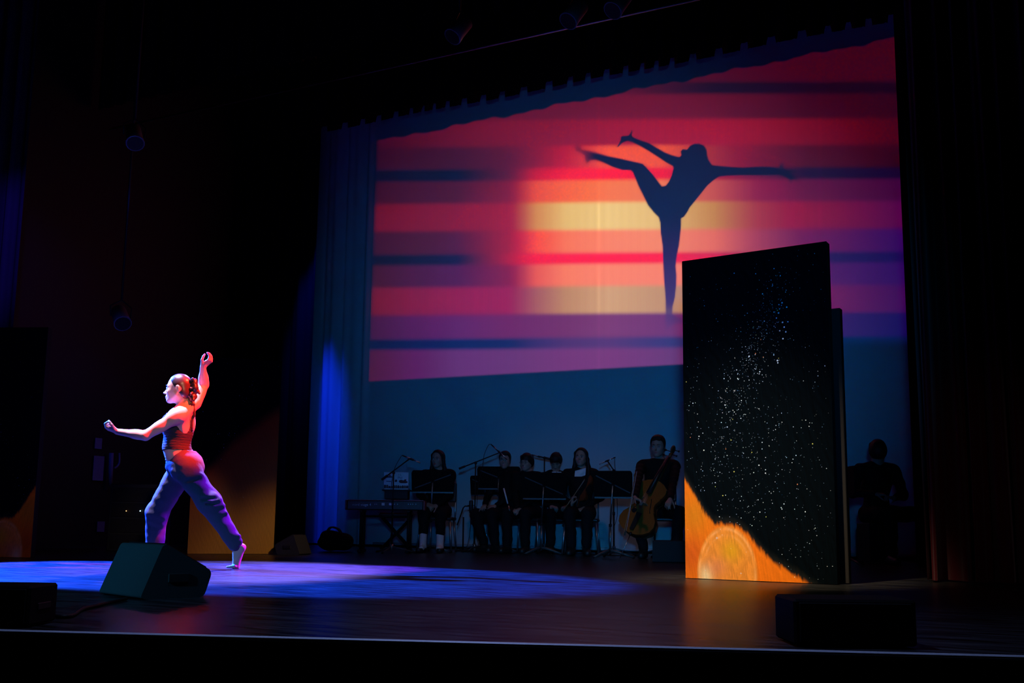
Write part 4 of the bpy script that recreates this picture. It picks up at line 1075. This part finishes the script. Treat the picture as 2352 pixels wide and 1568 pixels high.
# cellist
dF=depth(ground(1490,1285))
F_=musician((1492,1284),-10,1002,'large seated cellist in a black shirt beside the planet flat','short',1.05,-22,-.02,px=1513,shoulder=.200,lean=.06,
  knees={1:(.46,.25,.53),-1:(.44,-.24,.52)},ankles={1:(.58,.20,.09),-1:(.50,-.16,.09)},
  hands={1:(('px',1539,1148,dF+.02),(.75,-.25,-.55),(-.3,0,-.95),(25,35,25)),-1:(('px',1458,1143,dF+.02),(.45,.75,-.35),(.1,-.2,-.9),(30,45,30))},
  chairlabel='wide black chair under the cellist',seat=.47,back=.74)
# dark figure right of the flat
dG=depth(ground(2010,1296))
G_=musician((2030,1297),6,1011,'dark figure silhouetted on the backdrop right of the planet flat','forward',1.06,165,.0,px=2010,shoulder=.20,lean=.08,
  knees={1:(.34,.36,.54),-1:(.44,-.05,.52)},ankles={1:(.30,.36,.09),-1:(.40,-.03,.09)},
  hands={1:((.34,.05,.70),(.3,-.9,.1),(-.2,0,-.9),(30,40,30)),-1:((.36,-.16,.74),(.4,.8,-.1),(-.2,0,-.9),(30,40,30))})
# box drum under that figure
bx=Vector(G_['O'])-Vector(G_['f'])*.0; t=thing('box_drum',bx,'dark box drum that the silhouetted figure sits on','drum')
rot=Matrix((G_['f'],G_['s'],ZV)).transposed()
MB().box(bx+ZV*.225,(.15,.15,.21),rot,.008).build('shell',M['black_paint'],t)
MB().box(bx+G_['f']*.153+ZV*.225,(.004,.148,.205),rot,.002).build('playing_face',M['flat_edge'],t)
for a in(-1,1):
    for b in(-1,1): MB().tube([bx+G_['f']*.11*a+G_['s']*.11*b,bx+G_['f']*.11*a+G_['s']*.11*b+ZV*.02],.014,8).build('rubber_foot',M['cable'],t)

# ------------------------------------------------------------------ bowed instruments
def bowed(name,P0,P1,nrmv,size,label,top_mat,back_mat,endpin=None):
    "P0 bottom of the body, P1 scroll; nrmv the way the front faces; size 1 = cello"
    P0,P1=Vector(P0),Vector(P1); y=(P1-P0); Ltot=y.length; y.normalize(); n=Vector(nrmv); n=(n-y*n.dot(y)).normalized(); x=y.cross(n)
    bl=.615*Ltot; t=thing(name,P0,label,name.replace('_',' '))
    hw=[(0,.0),(.012,.30),(.05,.62),(.12,.90),(.22,1.0),(.32,.93),(.40,.74),(.45,.64),(.455,.70),(.47,.62),(.54,.52),(.60,.52),(.665,.62),(.68,.68),(.69,.62),(.74,.72),(.82,.79),(.90,.73),(.96,.48),(.99,.24),(1.0,.0)]
    wd=.222*size; th=.115*size
    pts=[(-w*wd,v*bl) for v,w in hw]+[(w*wd,v*bl) for v,w in hw[-2:0:-1]]
    big=[(px_*1.035,(py_-bl*.5)*1.012+bl*.5) for px_,py_ in pts]
    MB().prism(pts,th,P0-n*th,x,y,n,True).build('ribs',back_mat,t)
    MB().prism(big,.006*size+.002,P0,x,y,n).build('front_plate',top_mat,t)
    MB().prism(big,.006*size+.002,P0-n*(th+.006*size+.002),x,y,n).build('back_plate',back_mat,t)
    q=lambda a,b,c: P0+x*(a*wd)+y*(b*bl)+n*(c*size)
    for s in(-1,1):
        MB().tube([q(.22*s,.66,.009),q(.30*s,.60,.009),q(.36*s,.53,.009),q(.42*s,.46,.009),q(.50*s,.42,.009)],[.006*size,.004*size,.007*size,.004*size,.006*size],6).build('f_hole',M['ebony'],t)
    br=MB(); br.prism([(-.045*size,0),(-.035*size,.06*size),(.035*size,.075*size),(.045*size,0)],.010*size,q(0,.53,.008),x,n,y); br.build('bridge',M['maple'],t)
    MB().prism([(-.022*size,.0),(-.034*size,.22*size),(.034*size,.22*size),(.022*size,0)],.012*size,q(0,.05,.030),x,y,n).build('tailpiece',M['ebony'],t)
    fb0=q(0,.72,.052); fb1=P1-y*(.10*Ltot)+n*.010*size
    MB().tube([fb0,fb1],[.030*size,.020*size],8).build('fingerboard',M['ebony'],t)
    MB().tube([q(0,.97,-.02),P1-y*.11*Ltot-n*.018*size],[.026*size,.019*size],10).build('neck',back_mat,t)
    sc_=MB(); sp=[]
    base=P1-y*.11*Ltot-n*.012*size
    for i in range(22):
        u=i/21; a=u*3.4*math.pi; r_=.040*size*(1-.75*u)
        if u<.0: pass
        sp.append(P1-n*.006*size+ (n*-math.cos(a)+y*math.sin(a))*r_)
    sc_.tube([base,P1-y*.05*Ltot-n*.02*size]+sp,[.021*size,.019*size]+[.016*size*(1-.4*i/21) for i in range(22)],8).build('scroll',back_mat,t)
    for i in range(4):
        c=base+y*(.018+.020*i)*size*1.6; s=1 if i%2 else -1
        MB().tube([c-x*s*.02*size,c+x*s*.062*size,c+x*s*.085*size],[.006*size,.005*size,.014*size],8).build('peg',M['ebony'],t)
        o=(-.018+.012*i)*size; 
        MB().tube([q(0,.34,.042)+x*o,q(0,.535,.080)+x*o*1.6,fb1+x*o*.6+n*.022*size],.0012*max(size,.6),4).build('string',M['silver'],t)
    if endpin is not None:
        MB().tube([P0-y*.01,Vector(endpin)],[.006,.0045],8).build('endpin',M['silver'],t)
        MB().tube([P0-y*.03,P0+y*.01],[.012,.020],8).build('endpin_collar',M['ebony'],t)
    return t
tip=ground(1424,1282); dt_=depth(tip)
P0=at(1449,1224,dt_+.06); P1=at(1545,1031,dt_+.40)
y_=(P1-P0).normalized()
bowed('cello',P0,P1,-F0*.80-R0*.42+ZV*.35,1.0,'orange-brown cello leaning on the cellist\'s shoulder',M['varnish'],M['varnish_dark'],tip+ZV*.003)
def bow(a,b,label,sag):
    a,b=Vector(a),Vector(b); d=(b-a).normalized(); sg=Vector(sag).normalized(); t=thing('bow',(a+b)/2,label,'bow')
    pts=[a+(b-a)*k+sg*(-.012*math.sin(math.pi*k)+.004) for k in [i/8 for i in range(9)]]
    MB().tube(pts,[.0045]*5+[.004,.0036,.0032,.003],8).build('stick',M['maple'],t)
    MB().tube([a+d*.05-sg*.018,b-d*.005-sg*.014],.0022,4).build('bow_hair',M['white_paper'],t)
    MB().box(a+d*.035-sg*.009,(.022,.005,.010),Matrix((d,sg.cross(d),sg)).transposed(),.002).build('frog',M['ebony'],t)
    MB().tube([b-d*.004+sg*.003,b-sg*.016],[.0035,.0025],6).build('tip',M['ebony'],t)
    return t
bow(at(1432,1232,dF-.30),at(1460,1081,dF-.06),'cello bow standing upright in the cellist\'s hand',-R0)
vP0=at(1347,1086,dE+.12); vP1=at(1317,1190,dE-.02)
bowed('violin',vP0,vP1,-F0*.8-R0*.6+ZV*.1,.47,'red-brown violin held scroll down by the violinist',M['varnish_dark'],M['varnish_dark'])
bow(at(1298,1166,dE-.12),at(1343,1100,dE-.02),'violin bow slanting across the violinist\'s lap',(.3,-.5,.6))
# white cloth under her chin
cw=[]; t=SDF(); nC=at(1334,1085,dE+.10)
cm=MB(); rows=6; cols=6; V0=[]
for j in range(rows+1):
    for i in range(cols+1):
        u,v=i/cols,j/rows; p=at(1321+25*u-1.5*v,1077+4*(1-u)*(v<.5)+17*v-3*u*(1-v),dE+.075-.02*math.sin(u*3.1)+.01*math.sin(v*5+u*4)); V0.append(p)
fs=[(j*(cols+1)+i,j*(cols+1)+i+1,(j+1)*(cols+1)+i+1,(j+1)*(cols+1)+i) for j in range(rows) for i in range(cols)]
n0=len(V0); V1=[p+F0*.012 for p in V0]; rim=[]
bd=[i for i in range(cols+1)]+[(j)*(cols+1)+cols for j in range(1,rows+1)]+[rows*(cols+1)+i for i in range(cols-1,-1,-1)]+[j*(cols+1) for j in range(rows-1,0,-1)]
for i in range(len(bd)): a,b=bd[i],bd[(i+1)%len(bd)]; rim.append((a,b,b+n0,a+n0))
cm.add(V0+V1,fs+[tuple(i+n0 for i in q[::-1]) for q in fs]+rim,True)
tag(cm.build('shoulder_cloth',M['white_paper'],base=nC),'folded white cloth on the violinist\'s chest above the violin','cloth')
# flute
fl=thing('flute',at(1164,1147,dC-.13),'silver flute held upright by the person with glasses','flute')
a,b=at(1157,1121,dC-.10),at(1171,1175,dC-.15); ax=(b-a)
MB().tube([a,a+ax*.66],.0095,10).build('head_joint',M['white_paper'],fl)
MB().tube([a+ax*.66,a+ax*.74],.0105,10).build('ring',M['ebony'],fl)
MB().tube([a+ax*.74,b],.0100,10).build('body_joint',M['silver'],fl)
for k in range(4): MB().ball(a+ax*(.76+.055*k)-F0*.011,(.005,.005,.003),8,5).build('key',M['silver'],fl)

# ------------------------------------------------------------------ stands and microphones
def music_stand(base,desk,label,diag=1,tilt=.25,turn=0.0,lipmat='black_metal'):
    "base: floor pixel of the shaft; desk: pixel box x0,y0,x1,y1 of the desk's back"
    g=ground(*base); dp=depth(g); t=thing('music_stand',g,label,'music stand','music stands of the band')
    x0,y0,x1,y1=desk; c=at((x0+x1)/2,(y0+y1)/2,dp); wpx=(at(x1,y1,dp)-at(x0,y1,dp)).length; hpx=abs(at(x0,y0,dp).z-at(x0,y1,dp).z)
    a=math.radians(turn); rx=(R0*math.cos(a)+F0*math.sin(a)); fw=ZV.cross(rx)
    up=(ZV*math.cos(tilt)-fw*-math.sin(tilt)*-1).normalized(); up=(ZV*math.cos(tilt)-fw*math.sin(tilt)).normalized()   # top leans to the audience side
    n=rx.cross(up)
    w=wpx/2/max(math.cos(a),.3); hh=hpx/2/math.cos(tilt)
    poly=rounded([(-w*.98,-hh),(w*.98,-hh),(w,hh*.78),(w*.93,hh),(-w*.93,hh),(-w,hh*.78)],.02)
    MB().prism(poly,.006,c-n*.003,rx,up,n).build('desk',M['desk_black'],t)
    MB().box(c-up*hh*.98-fw*-.03+fw*.0,(w*.98,.034,.004),Matrix((rx,fw,ZV)).transposed(),.002).build('ledge',M[lipmat],t)
    MB().box(c-up*hh*.98+n*.01*0-fw*.004-ZV*.006,(w*.97,.004,.010),Matrix((rx,fw,ZV)).transposed(),.002).build('ledge_lip',M['stand_lip'],t)
    back = n if n.dot(CAM-c)>0 else -n
    MB().box(c+back*.010,((w**2+hh**2)**.5*.80,.003,.006),Matrix(((rx*w+up*hh*.75*diag).normalized(),back,(rx*w+up*hh*.75*diag).normalized().cross(back))).transposed(),.001).build('brace',M['stand_lip'],t)
    hub=c+back*.035-ZV*.01
    MB().tube([c+back*.006,hub],.022,10).build('tilt_hub',M['black_metal'],t)
    top=Vector((g.x,g.y,hub.z))
    MB().tube([g+ZV*.05,top*.45+g*.55],.0125,10).build('lower_shaft',M['stand_shaft'],t)
    MB().tube([top*.44+g*.56,hub],[.0095,.0095],10).build('upper_shaft',M['stand_shaft'],t)
    MB().tube([top*.43+g*.57-ZV*.0,top*.47+g*.53],.018,10).build('collar',M['black_metal'],t)
    for k in range(3):
        an=YAW+math.radians(-20+120*k); d=Vector((math.cos(an),math.sin(an),0))
        l=MB().tube([g+ZV*.085,g+d*.07+ZV*.075,g+d*.17+ZV*.045,g+d*.27+ZV*.012],[.014,.017,.015,.011],8).build('leg',M['stand_lip'],t)
        MB().ball(g+d*.275+ZV*.010,(.016,.016,.010),8,6).build('foot',M['cable'],l)
    return t
M['stand_lip']=mat('stand_enamel',(0.055,0.065,0.070),0.35,spec=0.6)
M['stand_shaft']=mat('stand_tube',(0.30,0.32,0.33),0.3,metal=0.9)
music_stand((988,1268),(945,1080,1043,1130),'music stand in front of the person in white socks',1,.22)
music_stand((1119,1266),(1080,1092,1150,1137),'dark music stand half hidden behind the tallest stand',-1,.2,-14)
music_stand((1143,1267),(1096,1071,1196,1122),'tallest music stand, in front of the short-haired person',-1,.22,-8)
music_stand((1243,1273),(1199,1085,1300,1145),'music stand in front of the person looking down',-1,.22,-10)
music_stand((1402,1281),(1364,1081,1452,1142),'music stand between the violinist and the cellist',-1,.22,-12)
def mic_stand(base,clutch,boom0,boom1,mic0,mic1,label,cable=None,mr=.0105,low=False,dd=0.0):
    g=ground(*base); dp=depth(g); t=thing('microphone_stand',g,label,'mic stand','microphone stands of the band')
    c=at(*clutch,dp); c=Vector((g.x,g.y,c.z)); A=lambda p,o=0: at(*p,dp+o)
    MB().tube([g+ZV*.06,g*.5+c*.5],.0115,10).build('lower_shaft',M['black_metal'],t)
    MB().tube([g*.51+c*.49,c],.0085,10).build('upper_shaft',M['black_metal'],t)
    MB().tube([g*.53+c*.47,g*.49+c*.51],.017,10).build('collar',M['black_plastic'],t)
    MB().tube([g+ZV*.03,g+ZV*.11],[.020,.024],10).build('hub',M['chrome_leg'],t)
    for k in range(3):
        an=YAW+math.radians(15+120*k); d=Vector((math.cos(an),math.sin(an),0))
        l=MB().tube([g+ZV*.085,g+d*.28+ZV*.014],.0085,8).build('leg',M['stand_lip'],t)
        MB().tube([g+d*.26+ZV*.018,g+d*.30+ZV*.010],.013,8).build('rubber_foot',M['cable'],l)
    b0,b1=A(boom0,-.03),A(boom1,dd)
    MB().tube([b0,b1],.0078,8).build('boom',M['black_metal'],t)
    dv=(b1-b0).normalized(); MB().tube([b0-dv*.05,b0+dv*.04],.015,8).build('counterweight',M['black_plastic'],t)
    MB().ball(c+ZV*.005,(.020,.020,.022),10,8).build('clutch',M['black_plastic'],t); MB().ball(c+ZV*.005-F0*.024,.006,8,6).build('wing_nut',M['chrome_leg'],t)
    m0,m1=A(mic0,dd),A(mic1,dd); mv=m1-m0
    mm=MB().tube([m0,m0+mv*.35],[mr*.8,mr],10).build('microphone',M['silver'],t)
    MB().tube([m0+mv*.35,m0+mv*.55],[mr*1.35,mr*1.35],10).build('clip',M['black_plastic'],mm)
    MB().tube([m0+mv*.55,m1],[mr*.75,mr*.62],10).build('capsule_tube',M['silver'],mm)
    MB().tube([m0-mv*.18,m0],[mr*.6,mr*.85],8).build('plug',M['black_metal'],mm)
    if cable:
        MB().tube(spline([m0-mv*.16]+[A(p,.01) for p in cable]),.0035,6).build('cable',M['cable'],t)
    return t
mic_stand((899,1270),(904,1085),(884,1096),(941,1053),(930,1048),(966,1063),'boom microphone stand in front of the keyboard and laptop',[(920,1050),(905,1080),(898,1130),(902,1200),(890,1262)])
mic_stand((1089,1267),(1094,1062),(1062,1073),(1148,1039),(1133,1025),(1165,1055),'boom microphone stand reaching over the tallest music stand',[(1122,1022),(1112,1045),(1108,1075),(1098,1120),(1094,1200),(1100,1262)])
mic_stand((1410,1274),(1414,1080),(1418,1092),(1395,1058),(1408,1052),(1376,1066),'microphone stand behind the stand between violinist and cellist',[(1412,1056),(1413,1075),(1416,1120),(1418,1180),(1409,1220),(1412,1262)],mr=.009)
mic_stand((1249,1267),(1248,1050),(1256,1052),(1236,1047),(1226,1045),(1254,1053),'microphone stand at the back between the glasses wearer and the person looking down',None,mr=.009)
mic_stand((1504,1279),(1504,1152),(1506,1152),(1494,1160),(1490,1158),(1502,1164),'low microphone stand in front of the cello',None,mr=.008)
# low stand with a large side-address microphone
g=ground(1063,1266); dp=depth(g); t=thing('microphone_stand',g,'low stand holding a large black studio microphone beside the white-socked person','mic stand','microphone stands of the band')
MB().tube([g,g+ZV*.02],[.11,.10],20).build('round_base',M['black_metal'],t)
MB().tube([g+ZV*.02,Vector((g.x,g.y,at(1063,1187,dp).z))],.010,10).build('shaft',M['black_metal'],t)
MB().tube([at(1050,1206,dp),at(1064,1166,dp),at(1068,1162,dp),at(1077,1162,dp)],.009,8).build('arm',M['black_metal'],t)
mh=MB().tube([at(1082,1181,dp),at(1082,1176,dp),at(1082,1164,dp),at(1082,1151,dp),at(1082,1149,dp)],[.012,.026,.028,.028,.020],12).build('microphone',M['black_plastic'],t)
for py_ in(1160,1172):
    c=at(1082,py_,dp); MB().tube([c+(R0*math.cos(q)+F0*math.sin(q))*.045 for q in [i*math.pi/8 for i in range(17)]],.004,6,False).build('shock_mount_ring',M['black_metal'],mh)
MB().tube(spline([at(1082,1182,dp),at(1081,1200,dp),at(1078,1230,dp),at(1072,1258,dp)]),.0035,6).build('cable',M['cable'],t)

# ------------------------------------------------------------------ keyboard, laptop, bench
k0=ground(850,1268); dk=depth(k0)
kb=thing('keyboard',at(880,1160,dk),'long stage keyboard seen from behind at the left of the band','keyboard')
rot=Matrix((R0,F0,ZV)).transposed()
kl,kr=at(797,1160,dk),at(972,1160,dk); kc=(kl+kr)/2; kw=(kr-kl).length/2
MB().box(kc+F0*.15,(kw,.15,.058),rot,.010).build('body',M['black_plastic'],kb)
MB().box(kc+F0*.14+ZV*.061,(kw*.995,.135,.005),rot,.002).build('top_panel',M['red_panel'],kb)
for s in(-1,1): MB().box(kc+F0*.15+R0*(kw+.012)*s,(.012,.155,.062),rot,.006).build('end_cheek',M['red_panel'],kb)
MB().box(kc+F0*.262+ZV*.064,(kw*.96,.035,.008),rot,.002).build('key_bed',M['white_paper'],kb)
for i,(px_,w_,h_) in enumerate(((861,2,2),(865,2,2),(880,7,6),(898,9,5),(906,2,2),(913,2,2),(938,2,2),(943,2,2),(948,2,2),(955,2,2))):
    p=at(px_,1157.5,dk-.004); MB().box(p,(w_/FPX*dk*.5,.003,h_/FPX*dk*.5),rot,.001).build('socket',M['print_grey'] if i==2 else M['stand_shaft'],kb)
def text(body,loc,size,matl,parent,rotm,name='lettering',ext=.0006):
    cu=bpy.data.curves.new(name,'FONT'); cu.body=body; cu.size=size; cu.extrude=ext; cu.align_x='LEFT'
    o=bpy.data.objects.new(name,cu); COL.objects.link(o); dg=bpy.context.evaluated_depsgraph_get(); me=bpy.data.meshes.new_from_object(o.evaluated_get(dg))
    bpy.data.objects.remove(o); me.transform(Matrix.Translation(loc)@rotm.to_4x4()); return link(name,me,matl,parent)
tm=Matrix((R0,ZV,-F0)).transposed()
text('nord stage 4',at(809,1161,dk-.006),.047,M['print_grey'],kb,tm)
for px_ in(852,948):
    g=at(px_,1200,dk+.15); g=Vector((g.x,g.y,0))
ks=thing('keyboard_stand',Vector((kc.x,kc.y,0)),'black table-style stand under the keyboard','stand')
for s in(-.62,.62):
    c=Vector((kc.x,kc.y,0))+F0*.15+R0*kw*s; zt=kc.z-.062
    for q in(-.13,.13): MB().tube([c+F0*q+ZV*.015,c+F0*q+ZV*zt],.018,8).build('leg',M['black_metal'],ks)
    MB().box(c+ZV*.02,(.022,.24,.018),rot,.006).build('foot_bar',M['black_metal'],ks)
    MB().box(c+ZV*(zt-.012),(.02,.17,.012),rot,.004).build('arm',M['black_metal'],ks)
MB().tube([Vector((kc.x,kc.y,.45))+F0*.15-R0*kw*.62,Vector((kc.x,kc.y,.45))+F0*.15+R0*kw*.62],.014,8).build('crossbar',M['black_metal'],ks)
# riser and laptop
lt=thing('laptop_riser',at(911,1137,dk+.12),'black riser carrying the laptop above the keyboard','riser')
a,b=at(881,1137,dk+.1),at(943,1137,dk+.1); c=(a+b)/2+F0*.02
zt=at(911,1124,dk+.1).z; zb=kc.z+.066
MB().box(Vector((c.x,c.y,(zt+zb)/2)),((b-a).length/2*.86,.11,(zt-zb)/2-.012),rot,.006).build('column',M['black_metal'],lt)
MB().box(Vector((c.x,c.y,zt-.010)),((b-a).length/2*1.05,.14,.008),rot,.004).build('tray',M['black_metal'],lt)
lp=thing('laptop',Vector((c.x,c.y,zt)),'open laptop with a pale sticker-covered lid facing the audience','laptop')
a,b=at(881.5,1122,dk+.06),at(938,1122,dk+.06); w_=(b-a).length/2; cc=(a+b)/2; hz=(at(900,1084.5,dk+.06).z-at(900,1122,dk+.06).z)
MB().box(Vector((cc.x,cc.y,zt+.006))+F0*.11,(w_,.11,.008),rot,.004).build('base',M['dull_steel'],lp)
up=(ZV*.97-F0*.18).normalized(); lf=R0.cross(up)   # lid leans to the audience
lo=Vector((cc.x,cc.y,zt+.014))
lr=Matrix((R0,up.cross(R0),up)).transposed(); hl=hz/2
lid=MB().box(lo+up*hl,(w_,.0045,hl),lr,.003).build('lid',M['lid_pale'] if 'lid_pale' in M else M['white_paper'],lp)
fn_=-(up.cross(R0)); fn_ = fn_ if fn_.dot(CAM-lo)>0 else -fn_
def lidp(u,v): return lo+R0*(w_*(2*u-1))+up*(2*hl*v)+fn_*.0055
M['sticker_dark']=mat('sticker_dark',(0.10,0.010,0.012),0.6); M['sticker_blue']=mat('sticker_blue',(0.03,0.12,0.22),0.6); M['sticker_black']=mat('sticker_black',(0.015,0.02,0.03),0.6); M['sticker_brown']=mat('sticker_brown',(0.16,0.07,0.05),0.6)
def sticker(poly,m): MB().prism([(w_*(2*u-1),2*hl*v) for u,v in poly],.0012,lo+fn_*.0048,R0,up,fn_).build('sticker',M[m],lid)
sticker([(.44,.46),(.46,.40),(.52,.40),(.55,.46),(.53,.55),(.47,.55)],'sticker_black')
sticker([(.61,.44),(.64,.36),(.70,.33),(.90,.33),(.98,.38),(.95,.46),(.90,.47),(.93,.55),(.86,.58),(.80,.50),(.72,.54),(.64,.52)],'sticker_dark')
sticker([(.10,.66),(.34,.66),(.34,.74),(.24,.84),(.20,.76),(.10,.74)],'sticker_blue')
sticker([(.10,.42),(.30,.40),(.30,.46),(.10,.47)],'sticker_blue')
r=random.Random(2)
for i in range(11):
    u=.01+.09*i; h_=.13+.07*r.random(); sticker([(u,.01),(u+.085,.01),(u+.085,h_),(u+.03,h_+.03),(u,h_-.02)],'sticker_brown' if i%2 else 'sticker_black')
tl=Matrix((R0,up,fn_)).transposed()
text('1 L',lidp(.58,.79),.034,M['sticker_blue'],lid,tl); text('Phil',lidp(.57,.60),.040,M['sticker_blue'],lid,tl)
# bench by the keyboard
bg_=ground(905,1262); bn=thing('keyboard_bench',bg_+F0*.25,'low black bench behind the keyboard','bench')
bc=bg_+F0*.25
MB().box(bc+ZV*.47,(.24,.15,.035),rot,.02).build('cushion',M['black_plastic'],bn)
for s in(-1,1):
    MB().tube([bc+R0*.20*s-F0*.12+ZV*.435,bc-R0*.20*s-F0*.12+ZV*.012],.013,8).build('cross_leg',M['black_metal'],bn)
    MB().tube([bc+R0*.20*s+F0*.12+ZV*.435,bc-R0*.20*s+F0*.12+ZV*.012],.013,8).build('cross_leg',M['black_metal'],bn)
    MB().tube([bc+R0*.20*s-F0*.15+ZV*.014,bc+R0*.20*s+F0*.15+ZV*.014],.012,8).build('foot_bar',M['cable'],bn)
# soft black bag by the wedge
gb=ground(765,1266); S=SDF(); gz=lambda a,b,c: A_(gb+R0*a+F0*(b+.1)+ZV*c)
S.ell(gz(0,0,.12),(A_(R0),A_(F0),A_(ZV)),(.22,.15,.12),.05); S.ell(gz(-.06,0,.19),(A_(R0),A_(F0),A_(ZV)),(.12,.11,.08),.05); S.ell(gz(.1,0,.12),(A_(R0),A_(F0),A_(ZV)),(.14,.13,.10),.05); S.plane((0,0,.006),(0,0,1))
bgo=thing('gear_bag',gb+F0*.1,'soft black gear bag on the floor left of the keyboard','bag')
link('bag_body',S.mesh('bag_body',.014,wrinkle=lambda g:.006*np.sin(g[...,0]*22+g[...,2]*31)),M['black_shirt'],bgo)
for s in(-.05,.05): MB().tube(spline([gb+F0*(.1+s)+R0*-.12+ZV*.21,gb+F0*(.1+s)+R0*-.06+ZV*.30,gb+F0*(.1+s)+R0*.04+ZV*.28,gb+F0*(.1+s)+R0*.09+ZV*.20]),.011,8).build('handle',M['cable'],bgo)
# stands clustered at the right edge of the flat
gs=ground(1953,1300); t=thing('music_stand',gs,'dark music stand seen edge-on beside the silhouetted figure','music stand','music stands of the band')
zt=at(1953,1100,depth(gs)).z
MB().tube([gs+ZV*.05,gs+ZV*zt],.011,8).build('shaft',M['stand_shaft'],t)
MB().box(gs+ZV*(zt-.02),(.010,.22,.15),rot,.004).build('desk',M['desk_black'],t)
for k in range(3):
    an=YAW+math.radians(40+120*k); d=Vector((math.cos(an),math.sin(an),0)); MB().tube([gs+ZV*.08,gs+d*.24+ZV*.012],[.012,.010],8).build('leg',M['stand_lip'],t)
# floor cables behind the band
cb=[ground(x,y)+ZV*.006 for x,y in((1060,1268),(1085,1267),(1115,1269),(1180,1270),(1240,1268),(1285,1273),(1330,1272),(1400,1276),(1440,1277))]
tag(MB().tube(spline(cb),.006,6).build('floor_cable',M['cable'],base=cb[4]),'thin black cable lying along the floor behind the music stands','cable')
